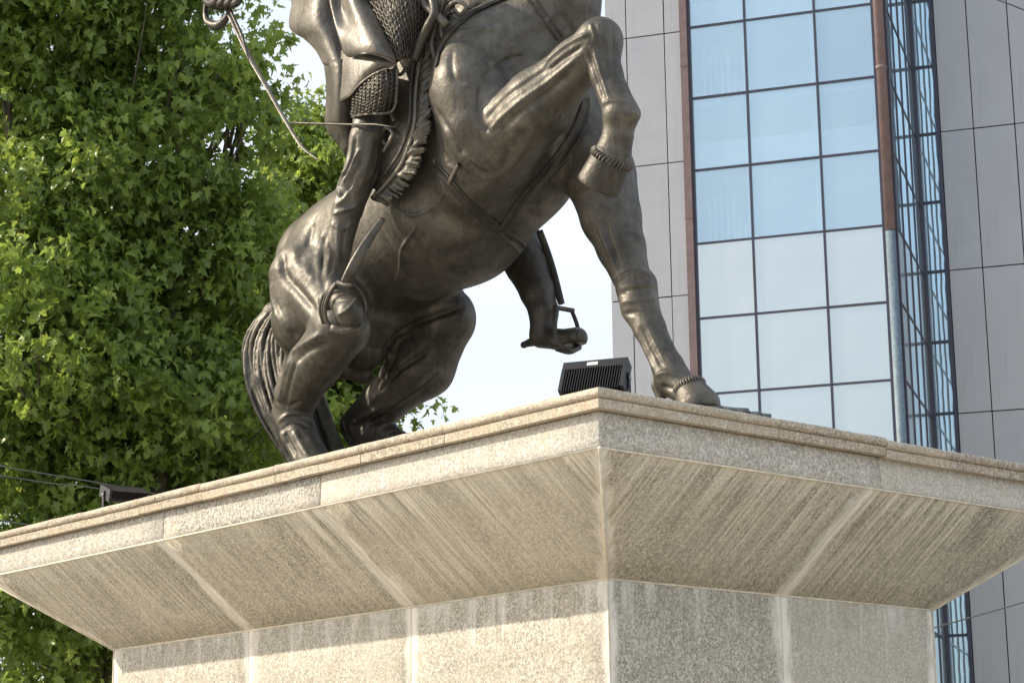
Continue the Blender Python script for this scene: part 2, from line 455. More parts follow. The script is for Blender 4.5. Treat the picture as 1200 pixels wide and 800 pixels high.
# interior behind the curtain wall: floors, back wall, railing band, blinds
bbox('interior_wall', (-4.25, 3.4, 0), (.10, 3.5, TOP + .9), INT)
for k in range(8):
    z = H0 + 12.32 + 3.28 * k
    if z > TOP: break
    bbox('floor_slab', (-4.25, .25, z - .12), (.05, 3.39, z + .05), INTW)
    bbox('floor_band', (-4.05, .28, z + 1.76), (.0, .36, z + 2.35), INTW)
    for q in range(7):
        bbox('partition', (-3.1 + 1.5 * (q % 2), .9, z + .06), (-3.0 + 1.5 * (q % 2), 3.3, z + 3.1), INTW) if q < 2 else None
        bbox('blind_strip', (-3.95 + q * .13, .7 + .02 * q, z + .1), (-3.95 + q * .13 + .06, .73 + .02 * q, z + (1.4, 1.2, 1.5, .9, 1.3, .8, .6)[q]), INTW)
# curtain wall panes and mullions
cols = [-4.08, -2.83, -1.31, -.04]
sx = {}
for i in range(3):
    for j in range(len(ROWS) - 1):
        up = ROWS[j] > H0 + 12.2
        key = (i, up, j == 0)
        if key not in sx:
            hgt = ROWS[j + 1] - ROWS[j]; wd = cols[i + 1] - cols[i]
            bm = bmesh.new(); add_box(bm, (.02, -.012, .02), (wd - .02, .012, hgt - .02))
            me = bpy.data.meshes.new('glass_pane'); bm.to_mesh(me); bm.free(); me.materials.append(GLASS if up else SPAND); sx[key] = me
        o = link('glass_pane', sx[key], None, bld, (cols[i], .004 * ((i * 3 + j) % 3), ROWS[j]))
        o.rotation_euler = (R(rng.normal(0, .12)), 0, R(rng.normal(0, .12)))
for x in cols[1:3]: bbox('mullion', (x - .024, -.045, .6), (x + .024, .06, TOP), MULL)
for x in (cols[0] + .012, cols[3] - .03): bbox('mullion', (x - .03, -.04, .6), (x + .03, .06, TOP), MULL)
for i in range(3):
    for j, z in enumerate(ROWS[1:]):
        a = cols[i] + .033 + (.01 if i == 0 else 0); b = cols[i + 1] - .033 - (.03 if i == 2 else 0)
        bbox('transom', (a, -.038, z - .021), (b, .055, z + .021), MULL)
bbox('post', (-4.26, -.12, 0), (-4.10, .06, TOP), BROWN)
for z in (H0 + 12.9, H0 + 16.35): bbox('post_collar', (-4.268, -.128, z), (-4.095, -.1, z + .06), BROWN)
V, Fq = sweep([(.06, -.02, H0 + 12.22), (.06, -.02, TOP)], .11, 12); link('post', np_mesh('post', [tuple(v) for v in V], Fq, True), BROWN, bld)
V, Fq = sweep([(.06, -.02, 0), (.06, -.02, H0 + 12.2)], .105, 12); link('post', np_mesh('post', [tuple(v) for v in V], Fq, True), PIPE, bld)
V, Fq = sweep([(.06, -.02, H0 + 15.75), (.06, -.02, H0 + 15.83)], .125, 12); link('post_collar', np_mesh('post_collar', [tuple(v) for v in V], Fq, True), BROWN, bld)
# return wall: runs away from the viewer at x = .17
RW = .17; DEP = 4.5
bbox('post', (RW - .02, DEP - .18, 0), (RW + .10, DEP + .02, TOP), MULL)
ycols = [.1, 1.15, 2.2, 3.25, DEP - .19]
for i in range(4):
    for j in range(len(ROWS) - 1):
        up = ROWS[j] > H0 + 12.2
        bbox('glass_pane', (RW - .012, ycols[i] + .02, ROWS[j] + .02), (RW + .012, ycols[i + 1] - .02, ROWS[j + 1] - .02), GLASS2 if up else SPAND)
    bbox('mullion', (RW - .03, ycols[i] - .018, .6), (RW + .035, ycols[i] + .018, TOP), MULL)
    for z in ROWS[1:]:
        bbox('transom', (RW - .028, ycols[i] + .02, z - .018), (RW + .030, ycols[i + 1] - .02, z + .018), MULL)
bbox('wall', (RW - .2, .6, 0), (RW - .1, DEP, TOP), JOINT)
# back glass strip
for j in range(len(ROWS) - 1):
    bbox('glass_pane', (.272, DEP - .01, ROWS[j] + .125), (.655, DEP + .014, ROWS[j + 1] + .075), GLASS2)
for z in ROWS[1:]:
    bbox('transom', (.273, DEP - .05, z + .07), (.655, DEP + .05, z + .13), MULL)
bbox('window_frame', (.657, DEP - .09, 0), (.735, DEP + .1, TOP), MULL)
# cladding panels: shared mesh per size
def panels(xs, zs, y, th=.03, gap=.011):
    sh = {}
    for i in range(len(xs) - 1):
        for j in range(len(zs) - 1):
            wd, hg = xs[i + 1] - xs[i], zs[j + 1] - zs[j]
            k = (round(wd, 3), round(hg, 3))
            if k not in sh:
                bm = bmesh.new(); add_box(bm, (gap, 0, gap), (wd - gap, th, hg - gap))
                bmesh.ops.bevel(bm, geom=bm.edges[:], offset=.004, segments=1, affect='EDGES')
                me = bpy.data.meshes.new('cladding_panel'); bm.to_mesh(me); bm.free(); me.materials.append(PANEL); sh[k] = me
            o = link('cladding_panel', sh[k], None, bld, (xs[i], y, zs[j]))
            o.rotation_euler = (R(rng.normal(0, .1)), 0, R(rng.normal(0, .12)))
zw = [H0 + 9.14 + 3.3 * k for k in range(-2, 7)]; zw = [.05, zw[0]] + zw[1:]
panels([.737, 1.485] + [1.485 + .925 * k for k in range(1, 15)], zw, DEP - .03)
zl = [H0 + 11.24 + 2.98 * k for k in range(-4, 7)]
panels([-5.98, -5.49, -4.63, -4.262], zl, -.02)
def side_panels():
    bm = bmesh.new()
    for j in range(len(zl) - 1):
        for i in range(9): add_box(bm, (-5.975, .03 + 2 * i, zl[j] + .012), (-5.945, 2 + 2 * i, zl[j + 1] - .012))
    tag(from_bm('side_cladding', bm, PANEL, bld), kind='stuff')
side_panels()

# ------------------------------------------------------------------ plane trees
def leaf_build(nt, b, o):
    h = N(nt); g = h.add('ShaderNodeNewGeometry')
    at = h.add('ShaderNodeAttribute', attribute_name='tint').outputs['Fac']
    tc = h.add('ShaderNodeTexCoord').outputs['Object']
    n = h.noise(tc, 1.3, 3)
    c = h.mix(h.mapr(at, 0, 1, .12, 1.05), (.085, .155, .035), (.31, .42, .10))
    c = h.mix(h.mapr(n, .35, .65, 0, .4), c, (.14, .22, .04))
    c = h.mix(g.outputs['Backfacing'], c, h.mix(.5, c, (.11, .16, .06)))
    h.l(c, b.inputs['Base Color']); b.inputs['Roughness'].default_value = .36; b.inputs['Specular IOR Level'].default_value = .5
    t = h.add('ShaderNodeBsdfTranslucent'); h.l(h.mix(.5, c, (.52, .64, .10)), t.inputs[0])
    m = h.add('ShaderNodeMixShader'); m.inputs[0].default_value = .5
    h.l(b.outputs[0], m.inputs[1]); h.l(t.outputs[0], m.inputs[2]); h.l(m.outputs[0], o.inputs[0])
LEAF = mat('plane_leaf', leaf_build)
BARK = flat_mat('plane_bark', (.12, .105, .075), .85, var=.45, scale=9)
# five-lobed leaf outline, tip towards +y, base at the origin
LO = [(0, 0), (.42, -.20), (.30, .06), (.72, .30), (.27, .36), (.36, .62), (.0, 1.0), (-.30, .58), (-.24, .36), (-.70, .34), (-.28, .06), (-.44, -.14)]
LV = [(x, y, .30 * abs(x) - .30 * y * y - .15 * x * x) for x, y in LO] + [(0, .32, -.03)]
LF = [(len(LO), i, (i + 1) % len(LO)) for i in range(len(LO))]
LV = np.array(LV, float); LF = np.array(LF)
def leaf_frames(pos, out, size):
    """random drooping orientations"""
    n = len(pos)
    nrm = out * .75 + np.array([0, 0, .55]) + rng.normal(0, .48, (n, 3)); nrm /= np.linalg.norm(nrm, axis=1)[:, None]
    tip = out * .5 + np.array([0, 0, -.75]) + rng.normal(0, .55, (n, 3))
    tip -= nrm * np.sum(tip * nrm, 1)[:, None]; tip /= np.linalg.norm(tip, axis=1)[:, None]
    side = np.cross(tip, nrm)
    wv = rng.uniform(.68, 1.18, n); cv = rng.uniform(.4, 2.2, n)
    return side * (size * wv)[:, None], tip * size[:, None], nrm * (size * cv)[:, None]
def at(px, py, Y):
    d = fw * F_PX + rx * (px - 600) - ux * (py - 400)
    d = d * (Y / d.y)
    return Vector((d.x, d.y, d.z + EYE))
def make_tree(name, label, base, blobs, n_leaf, limbs_to, trunk_r, seed, show_leaf=300):
    global rng
    rng = np.random.default_rng(seed)
    root = empty(name, base); tag(root, label, 'tree', 'plane trees behind the pedestal')
    B = Vector(base)
    # blobs: (centre, radii, weight)
    cs = np.array([b[0] for b in blobs]); rs = np.array([b[1] for b in blobs]); ws = np.array([b[2] for b in blobs]); ws = ws / ws.sum()
    # trunk and limbs
    fork = Vector((base[0] + .15, base[1], base[2] + 2.1))
    V, F = sweep([(0, 0, -.2), (.03, 0, .6), (.1, .02, 1.4), tuple(fork - B)], [trunk_r * 1.35, trunk_r * 1.05, trunk_r, trunk_r * .9], 14)
    link('trunk', np_mesh('trunk', [tuple(v) for v in V], F, True), BARK, root)
    tips = []
    for (c, r_, _) in blobs:
        c = Vector(c)
        mid = fork.lerp(c, .5) + Vector(rng.normal(0, .18, 3)) + Vector((0, 0, .35))
        pts = [fork, fork.lerp(mid, .5) + Vector(rng.normal(0, .08, 3)), mid, mid.lerp(c, .55) + Vector(rng.normal(0, .08, 3)), c]
        V, F = sweep([tuple(p - B) for p in pts], [trunk_r * .45, trunk_r * .33, trunk_r * .22, trunk_r * .13, trunk_r * .05], 9)
        limb = link('limb', np_mesh('limb', [tuple(v) for v in V], F, True), BARK, root)
        tv = []; tf = []
        for k in range(9):
            dv = rng.normal(0, 1, 3); dv /= np.linalg.norm(dv); dv[2] = dv[2] * .7 + .2
            e = c + Vector(dv * np.array(r_) * rng.uniform(.6, .98)); s = mid.lerp(c, rng.uniform(.1, 1))
            m2 = s.lerp(e, .5) + Vector(rng.normal(0, .12, 3))
            V, F = sweep([tuple(s - B), tuple(m2 - B), tuple(e - B)], [.024, .015, .005], 5, False)
            tf += [tuple(i + len(tv) for i in f) for f in F]; tv += [tuple(v) for v in V]
        tag(link('twigs', np_mesh('twigs', tv, tf, True), BARK, limb), kind='stuff')
    # leaf sprays: a clump is a short shoot of leaves; clumps sit mostly in the outer shell
    per = 13; nc = n_leaf // per
    nS = 46 * len(blobs)
    sb = rng.choice(len(blobs), nS, p=ws)
    sv = rng.normal(0, 1, (nS, 3)); sv /= np.linalg.norm(sv, axis=1)[:, None]
    srad = rng.uniform(.2, 1.0, nS) ** .5
    sc_ = cs[sb] + sv * rs[sb] * srad[:, None]
    ssz = rng.uniform(.17, .36, nS); stint = rng.random(nS)
    bi = rng.integers(0, nS, nc)
    dv = rng.normal(0, 1, (nc, 3)) + sv[bi] * .5 + np.array([-.1, -.15, .35]); dv /= np.linalg.norm(dv, axis=1)[:, None]
    cc = sc_[bi] + dv * (ssz[bi] * rng.uniform(.25, 1, nc) ** .5)[:, None] * np.array([1.15, 1, .85])
    ax = dv * .6 + np.array([0, 0, .35]) + rng.normal(0, .45, (nc, 3)); ax /= np.linalg.norm(ax, axis=1)[:, None]
    sl = rng.uniform(.18, .42, nc)
    t = rng.random((nc, per)); pos = cc[:, None, :] + ax[:, None, :] * (t * sl[:, None])[:, :, None] + rng.normal(0, .055, (nc, per, 3))
    out = dv[:, None, :] * .6 + rng.normal(0, .5, (nc, per, 3)); out /= np.linalg.norm(out, axis=2)[:, :, None]
    size = rng.uniform(.045, .125, (nc, per)) * (1.1 - .35 * t)
    tc_ = np.clip(stint[bi] * .65 + rng.random(nc) * .5, 0, 1) ** 1.0
    tint = np.clip(tc_[:, None] * .75 + t * .30 + rng.normal(0, .12, (nc, per)), 0, 1)
    pos = pos.reshape(-1, 3); out = out.reshape(-1, 3); size = size.ravel(); tint = tint.ravel()
    sx_, tx, nx = leaf_frames(pos, out, size)
    # the ones that show largest: nearest the camera inside the frame
    fwv = np.array(fw); rel = pos - np.array([0, 0, EYE]); dep = rel @ fwv
    X = 600 + F_PX * (rel @ np.array(rx)) / dep; Y = 400 - F_PX * (rel @ np.array(ux)) / dep
    edge_y = 640 - .22 * X
    score = np.where((X > 5) & (X < 520) & (Y > 5) & (Y < edge_y), size / dep * np.clip(np.abs(nx @ fwv) / size, .2, 1), 0)
    score *= (1 + .6 * (rng.random(len(score))))
    nearf = dep < np.quantile(dep, .25); score = score * np.where(nearf, 1, .3)
    top = np.argsort(-score)[:show_leaf]
    rest = np.ones(len(pos), bool); rest[top] = False
    def pack(idx):
        n = len(idx)
        V = pos[idx][:, None, :] + LV[None, :, 0, None] * sx_[idx][:, None, :] + LV[None, :, 1, None] * tx[idx][:, None, :] + LV[None, :, 2, None] * nx[idx][:, None, :]
        V = V.reshape(-1, 3) - np.array(base)
        F = (LF[None] + (np.arange(n) * len(LV))[:, None, None]).reshape(-1, 3)
        return V, F
    V, F = pack(np.where(rest)[0])
    me = np_mesh('foliage', V, F)
    a = me.attributes.new('tint', 'FLOAT', 'POINT'); a.data.foreach_set('value', np.repeat(tint[rest], len(LV)).astype(np.float32))
    tag(link('foliage', me, LEAF, root), kind='stuff')
    # shared leaf meshes in three tints
    lm = []
    for q in range(4):
        m_ = np_mesh('leaf', LV, LF); a = m_.attributes.new('tint', 'FLOAT', 'POINT')
        a.data.foreach_set('value', np.full(len(LV), .15 + .27 * q, np.float32)); m_.materials.append(LEAF); lm.append(m_)
    for i in top:
        o = bpy.data.objects.new('leaf', lm[int(min(3, tint[i] * 4))]); SC.collection.objects.link(o); o.parent = root
        M = Matrix(((sx_[i][0], tx[i][0], nx[i][0], pos[i][0] - base[0]), (sx_[i][1], tx[i][1], nx[i][1], pos[i][1] - base[1]), (sx_[i][2], tx[i][2], nx[i][2], pos[i][2] - base[2]), (0, 0, 0, 1)))
        o.matrix_local = M
    return root
def blob(px, py, Y, rxp, ryp, ry, w_):
    c = at(px, py, Y); s = Y / F_PX
    return (tuple(c), (rxp * s, ry, ryp * s), w_)
A = [blob(60, 60, 19, 130, 130, 1.3, 1.1), blob(185, 40, 19, 98, 130, 1.0, .50), blob(245, 125, 18.8, 70, 80, .8, .24), blob(290, 85, 18.9, 26, 34, .4, .035), blob(110, 250, 19, 150, 130, 1.3, 1.05),
     blob(235, 330, 19.3, 110, 120, 1.1, .95), blob(30, 420, 18.2, 110, 130, 1.1, 1.0), blob(130, 470, 18.8, 130, 120, 1.1, 1.0), blob(255, 480, 19.4, 110, 110, 1.1, .8),
     blob(-60, 250, 19, 130, 200, 1.3, .8), blob(30, 640, 18.8, 150, 130, 1.2, 1.1), blob(190, 640, 19.6, 140, 110, 1.1, .6), blob(80, -140, 19, 190, 110, 1.4, .9), blob(60, 800, 19, 130, 90, 1.2, .7),
     blob(0, -20, 18.6, 110, 110, 1, .6)]
make_tree('plane_tree', 'big bushy plane tree with lobed green leaves filling the left side behind the pedestal', (-3.9, 19.2, 0), A, 92000, None, .3, 3)
Bt = [blob(372, 210, 22.5, 62, 72, .9, .55), blob(345, 330, 22.5, 100, 100, 1, .8), blob(400, 430, 22.8, 82, 90, .9, .8), blob(330, 520, 22.5, 110, 100, 1, .8), blob(408, 560, 23, 52, 84, .9, .4), blob(330, 680, 22.5, 110, 110, 1, .4)]
make_tree('plane_tree', 'smaller plane tree showing between the horse legs and behind the rump', (-2.2, 22.8, 0), Bt, 34000, None, .2, 5, 200)

#STATUE#
# ------------------------------------------------------------------ bronze
def bronze_build(c1, c2, c3, rough, metal):
    def f(nt, b, o):
        h = N(nt); tc = h.add('ShaderNodeTexCoord').outputs['Object']
        n = h.noise(tc, 2.3, 5, .6, .4); n2 = h.noise(tc, 9, 5, .65); n3 = h.noise(tc, 55, 3, .6)
        st = h.noise(h.mapping(tc, (9, 9, 1.3)), 1, 4, .6)
        c = h.mix(h.mapr(n, .32, .68), c1, c2)
        c = h.mix(h.mapr(n2, .45, .75, 0, .7), c, c3)
        c = h.mix(h.mapr(st, .56, .75, 0, .35), c, tuple(x * 1.9 for x in c2))
        vg = h.noise(tc, 3.7, 5, .7, .8)
        c = h.mix(h.mapr(vg, .55, .75, 0, .5), c, (.12, .135, .095))
        dr = h.noise(h.mapping(tc, (14, 14, .8), (3, 1, 2)), 1, 5, .65)
        c = h.mix(h.mapr(dr, .62, .76, 0, .4), c, (.22, .205, .17))
        h.l(c, b.inputs['Base Color']); b.inputs['Metallic'].default_value = metal
        r_ = h.mapr(h.math('ADD', h.math('MULTIPLY', n2, .6), h.math('MULTIPLY', n3, .4)), .3, .7, rough - .09, rough + .12)
        h.l(r_, b.inputs['Roughness'])
        h.bump(h.math('ADD', h.math('MULTIPLY', n3, .22), h.math('ADD', h.noise(tc, 17, 4, .6), h.math('MULTIPLY', n2, .9))), .42, .013, b)
    return f
BRONZE = mat('bronze', bronze_build((.055, .050, .040), (.142, .128, .105), (.028, .025, .020), .48, .5))
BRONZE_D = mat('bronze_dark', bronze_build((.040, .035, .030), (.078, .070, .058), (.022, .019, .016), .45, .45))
BRONZE_L = mat('bronze_cloth', bronze_build((.115, .103, .085), (.20, .182, .155), (.055, .048, .039), .46, .45))

# ------------------------------------------------------------------ implicit surfaces
CB = -1.47                                     # statue centre line on the pedestal
hv = np.array([math.cos(PSI), -math.sin(PSI)]); rv = np.array([-math.sin(PSI), -math.cos(PSI)])
SC0 = np.array([.5295, 12.0]) + rv * CB
statue = empty('equestrian_statue', (SC0[0], SC0[1], Z_T + .006), -PSI)
tag(statue, 'dark bronze statue of a rearing horse and its cloaked rider on top of the pedestal', 'statue')
def ray_dir(px, py):
    d = fw * F_PX + rx * (px - 600) - ux * (py - 400)
    d = np.array(d)
    return np.array([d[:2] @ hv, -(d[:2] @ rv), d[2]]) / F_PX       # statue-local direction
_o = np.array([0., 0.]) - SC0
CAM = np.array([_o @ hv, -(_o @ rv), EYE - Z_T - .006])
def J(px, py, b):
    """point of the sight line through a photo pixel on the lengthwise plane b metres to the horse's right"""
    d = ray_dir(px, py); t = (-b - CAM[1]) / d[1]
    return CAM + d * t
def ppm(P): return F_PX / np.linalg.norm(np.asarray(P) - CAM)
def JR(t):
    P = J(*t[:3]); return P, t[3] / ppm(P)
class Field:
    def __init__(s, lo, hi, h):
        s.lo = np.array(lo, np.float32); s.h = h
        s.n = np.ceil((np.array(hi) - lo) / h).astype(int) + 1
        s.a = np.full(s.n, .5, np.float32)
    def box(s, lo, hi):
        i0 = np.clip(np.floor((lo - s.lo) / s.h).astype(int), 0, s.n - 1); i1 = np.clip(np.ceil((hi - s.lo) / s.h).astype(int) + 1, 1, s.n)
        sl = tuple(slice(a, b) for a, b in zip(i0, i1))
        g = [(s.lo[k] + s.h * np.arange(i0[k], i1[k], dtype=np.float32)).reshape([-1 if q == k else 1 for q in range(3)]) for k in range(3)]
        return sl, g
    def put(s, sl, d, k, sub=False):
        a = s.a[sl]
        if a.size == 0: return
        if sub:
            d = -d; hh = np.clip(.5 - .5 * (d - a) / k, 0, 1) if k else (d < a)
            s.a[sl] = d + (a - d) * hh + k * hh * (1 - hh)
            return
        if k <= 0: s.a[sl] = np.minimum(a, d); return
        hh = np.clip(.5 + .5 * (d - a) / k, 0, 1)
        s.a[sl] = d + (a - d) * hh - k * hh * (1 - hh)
    def cone(s, A, ra, B, rb, k=.05, sub=False, sy=1.0):
        A = np.asarray(A, np.float32); B = np.asarray(B, np.float32)
        m = max(ra, rb) * max(1, 1 / sy) + k + 2 * s.h
        sl, g = s.box(np.minimum(A, B) - m, np.maximum(A, B) + m)
        ab = B - A; L2 = float(ab @ ab) + 1e-9
        x, y, z = g[0] - A[0], (g[1] - A[1]), g[2] - A[2]
        t = np.clip((x * ab[0] + y * ab[1] + z * ab[2]) / L2, 0, 1)
        dx = x - t * ab[0]; dy = (y - t * ab[1]) * sy; dz = z - t * ab[2]
        s.put(sl, (np.sqrt(dx * dx + dy * dy + dz * dz) - (ra + (rb - ra) * t)).astype(np.float32), k, sub)
    def chain(s, pts, k=.05, sub=False, sy=1.0):
        q = [JR(t) for t in pts]
        if len(q) == 1: s.cone(q[0][0], q[0][1], q[0][0] + .001, q[0][1], k, sub, sy)
        for (A, ra), (B, rb) in zip(q[:-1], q[1:]): s.cone(A, ra, B, rb, k, sub, sy)
    def ell(s, C, r, k=.05, rot=None, sub=False):
        C = np.asarray(C, np.float32); m = max(r) + k + 2 * s.h
        sl, g = s.box(C - m, C + m)
        x, y, z = g[0] - C[0], g[1] - C[1], g[2] - C[2]
        if rot is not None:
            Mx = np.asarray(rot)
            x, y, z = [x * Mx[0, i] + y * Mx[1, i] + z * Mx[2, i] for i in range(3)]
        k0 = np.sqrt((x / r[0]) ** 2 + (y / r[1]) ** 2 + (z / r[2]) ** 2); k1 = np.sqrt((x / r[0] ** 2) ** 2 + (y / r[1] ** 2) ** 2 + (z / r[2] ** 2) ** 2) + 1e-6
        s.put(sl, (k0 * (k0 - 1) / k1).astype(np.float32), k, sub)
    def plane_cut(s, P, nrm, rad, k=.01):
        """remove what lies beyond the plane, near P"""
        P = np.asarray(P, np.float32); sl, g = s.box(P - rad, P + rad)
        d = (g[0] - P[0]) * nrm[0] + (g[1] - P[1]) * nrm[1] + (g[2] - P[2]) * nrm[2]
        d = np.broadcast_to(d, s.a[sl].shape).astype(np.float32)
        s.a[sl] = np.maximum(s.a[sl], d)
    def sample(s, P):
        q = (np.asarray(P) - s.lo) / s.h; i = np.floor(q).astype(int)
        if (i < 0).any() or (i >= s.n - 1).any(): return .5
        f = q - i; a = s.a[i[0]:i[0] + 2, i[1]:i[1] + 2, i[2]:i[2] + 2]
        a = a[0] * (1 - f[0]) + a[1] * f[0]; a = a[0] * (1 - f[1]) + a[1] * f[1]
        return float(a[0] * (1 - f[2]) + a[1] * f[2])
    def grad(s, P):
        e = s.h
        g = np.array([s.sample(P + np.eye(3)[k] * e) - s.sample(P - np.eye(3)[k] * e) for k in range(3)])
        return g / (np.linalg.norm(g) + 1e-9)
    def hit(s, px, py):
        d = ray_dir(px, py); d = d / np.linalg.norm(d); t = 11.5
        while t < 21:
            v = s.sample(CAM + d * t)
            if v < .0015: return CAM + d * t
            t += max(.004, min(v * .6, .05))
        return None
    def mesh(s, smooth=1):
        a = s.a; nx, ny, nz = a.shape; ins = a < 0
        c = np.zeros((nx - 1, ny - 1, nz - 1), np.int8)
        for dx in (0, 1):
            for dy in (0, 1):
                for dz in (0, 1): c += ins[dx:nx - 1 + dx, dy:ny - 1 + dy, dz:nz - 1 + dz]
        act = (c > 0) & (c < 8); I = np.argwhere(act)
        idx = np.full(act.shape, -1, np.int32); idx[act] = np.arange(len(I))
        acc = np.zeros((len(I), 3), np.float64); cnt = np.zeros(len(I))
        co = [(i, j, k) for i in (0, 1) for j in (0, 1) for k in (0, 1)]
        for p in range(8):
            for q in range(p + 1, 8):
                if sum(abs(co[p][m] - co[q][m]) for m in range(3)) != 1: continue
                va = a[I[:, 0] + co[p][0], I[:, 1] + co[p][1], I[:, 2] + co[p][2]]; vb = a[I[:, 0] + co[q][0], I[:, 1] + co[q][1], I[:, 2] + co[q][2]]
                mk = (va < 0) != (vb < 0); t = np.where(mk, va / np.where(mk, va - vb, 1), 0)
                P = np.array(co[p]) + t[:, None] * (np.array(co[q]) - np.array(co[p]))
                acc[mk] += P[mk]; cnt[mk] += 1
        V = (I + acc / cnt[:, None]) * s.h + s.lo
        Fs = []
        for ax in range(3):
            o1, o2 = [k for k in range(3) if k != ax]
            A = ins[tuple(slice(0, -1) if k == ax else slice(1, -1) for k in range(3))]
            Bn = ins[tuple(slice(1, None) if k == ax else slice(1, -1) for k in range(3))]
            for sgn, mk in ((1, A & ~Bn), (0, ~A & Bn)):
                E = np.argwhere(mk); E[:, o1] += 1; E[:, o2] += 1
                def cell(d1, d2):
                    Q = E.copy(); Q[:, o1] += d1; Q[:, o2] += d2; return idx[Q[:, 0], Q[:, 1], Q[:, 2]]
                q = np.stack([cell(-1, -1), cell(0, -1), cell(0, 0), cell(-1, 0)], 1)
                if (sgn == 0) != (ax == 1): q = q[:, ::-1]
                Fs.append(q)
        F = np.concatenate(Fs); F = F[(F >= 0).all(1)]
        for _ in range(smooth):
            sm = np.zeros_like(V); ct = np.zeros(len(V))
            for m in range(4):
                A, Bq = F[:, m], F[:, (m + 1) % 4]
                for k in range(3):
                    sm[:, k] += np.bincount(A, V[Bq, k], len(V)) + np.bincount(Bq, V[A, k], len(V))
                ct += np.bincount(A, minlength=len(V)) + np.bincount(Bq, minlength=len(V))
            V = V * .5 + .5 * sm / ct[:, None]
        return V, F
def vnormals(V, F):
    n = np.cross(V[F[:, 2]] - V[F[:, 0]], V[F[:, 3]] - V[F[:, 1]]); out = np.zeros_like(V)
    for m in range(4):
        for k in range(3): out[:, k] += np.bincount(F[:, m], n[:, k], len(V))
    return out / (np.linalg.norm(out, axis=1)[:, None] + 1e-12)
def smooth_poly(pts, n=6):
    P = np.array(pts, float)
    if len(P) < 3: return np.array([P[0] + (P[-1] - P[0]) * t for t in np.linspace(0, 1, n)])
    Q = np.vstack([2 * P[0] - P[1], P, 2 * P[-1] - P[-2]]); out = []
    for i in range(1, len(Q) - 2):
        for t in np.linspace(0, 1, n, endpoint=False):
            a, b, c, d = Q[i - 1], Q[i], Q[i + 1], Q[i + 2]
            out.append(.5 * (2 * b + (c - a) * t + (2 * a - 5 * b + 4 * c - d) * t * t + (3 * b - a - 3 * c + d) * t ** 3))
    out.append(P[-1]); return np.array(out)
def surf_path(field, pts, n=6, off=0.0, tol=.35):
    """lay a photo polyline onto the surface"""
    out = []; nr = []
    for x, y in smooth_poly(pts, n):
        h_ = field.hit(x, y)
        if h_ is None: continue
        if out and np.linalg.norm(h_ - out[-1]) > tol: continue
        g = field.grad(h_); out.append(h_ + g * off); nr.append(g)
    return np.array(out), np.array(nr)
def stroke(V, Nn, field, pts, w, h, n=5, wob=0):
    """push the surface out (h>0) or in (h<0) along a line; w, h in photo pixels"""
    P, _ = surf_path(field, pts, n)
    if len(P) < 2: return
    sc = 1 / ppm(P[0]); w = w * sc; h = h * sc
    lo = P.min(0) - 2.6 * w; hi = P.max(0) + 2.6 * w
    m = np.where(((V > lo) & (V < hi)).all(1))[0]
    if len(m) == 0: return
    Q = V[m]; best = np.full(len(m), 1e9); tt = np.zeros(len(m))
    ns = len(P) - 1
    for i in range(ns):
        ab = P[i + 1] - P[i]; t = np.clip(((Q - P[i]) @ ab) / (ab @ ab + 1e-12), 0, 1)
        d = ((Q - P[i] - t[:, None] * ab) ** 2).sum(1); u = d < best
        best[u] = d[u]; tt[u] = (i + t[u]) / ns
    taper = np.clip(np.minimum(tt, 1 - tt) * 6 + .25, 0, 1)
    V[m] += Nn[m] * (h * taper * np.exp(-best / (w * w)))[:, None]
def emit(name, V, F, m, parent=None, smooth=True):
    return link(name, np_mesh(name, V, F, smooth), m, parent or statue)
def ribbon(name, field, pts, wpx, m, thick=.012, n=7, off=.004, parent=None, edge=True):
    P, Nr = surf_path(field, pts, n, off)
    if len(P) < 3: return
    k = len(P); V = []; F = []
    for _ in range(2): P[1:-1] = (P[:-2] + 2 * P[1:-1] + P[2:]) / 4; Nr[1:-1] = (Nr[:-2] + 2 * Nr[1:-1] + Nr[2:]) / 4
    prof = [(-.5, 0), (-.5, 1), (-.36, 1.1), (-.3, .6), (.3, .6), (.36, 1.1), (.5, 1), (.5, 0)] if edge else [(-.5, 0), (-.42, .8), (0, 1), (.42, .8), (.5, 0)]
    for i in range(k):
        t = P[min(i + 1, k - 1)] - P[max(i - 1, 0)]; t /= np.linalg.norm(t); nn = Nr[i] / np.linalg.norm(Nr[i]); s_ = np.cross(t, nn); s_ /= np.linalg.norm(s_)
        wv = (wpx[0] + (wpx[1] - wpx[0]) * i / (k - 1) if isinstance(wpx, tuple) else wpx) / ppm(P[i])
        for u, v in prof: V.append(P[i] + s_ * u * wv + nn * (v * thick - .006))
    q = len(prof)
    for i in range(k - 1):
        for j in range(q): a = i * q + j; b = i * q + (j + 1) % q; F.append((a, b, b + q, a + q))
    return emit(name, V, F, m, parent, False)

# ------------------------------------------------------------------ the horse
HV = .010
H = Field((-6.0, -1.15, 0.15), (-.45, 1.15, 5.3), HV)
# trunk
trunk = [(392, 312, 0, 70), (455, 284, 0, 83), (532, 243, 0, 91), (590, 180, 0, 89), (622, 112, 0, 78)]
H.chain(trunk, .10)
H.chain([(515, 190, .0, 76), (545, 100, .02, 88), (590, 30, 0, 80), (560, -60, 0, 60)], .1)
H.chain([(482, 78, .30, 38)], .06)
H.chain([(470, 60, 0, 50), (500, -20, 0, 60)], .08)
H.chain([(620, 100, 0, 74), (640, 20, 0, 62), (668, -60, 0, 50), (690, -150, 0, 42), (700, -215, 0, 36)], .14, sy=1.15)
H.chain([(700, -215, 0, 36), (745, -205, 0, 30), (790, -165, 0, 20), (805, -150, 0, 19)], .06, sy=1.3)
for sg in (1, -1):
    H.cone(J(690, -245, .12 * sg), .06, J(688, -285, .13 * sg), .015, .03)
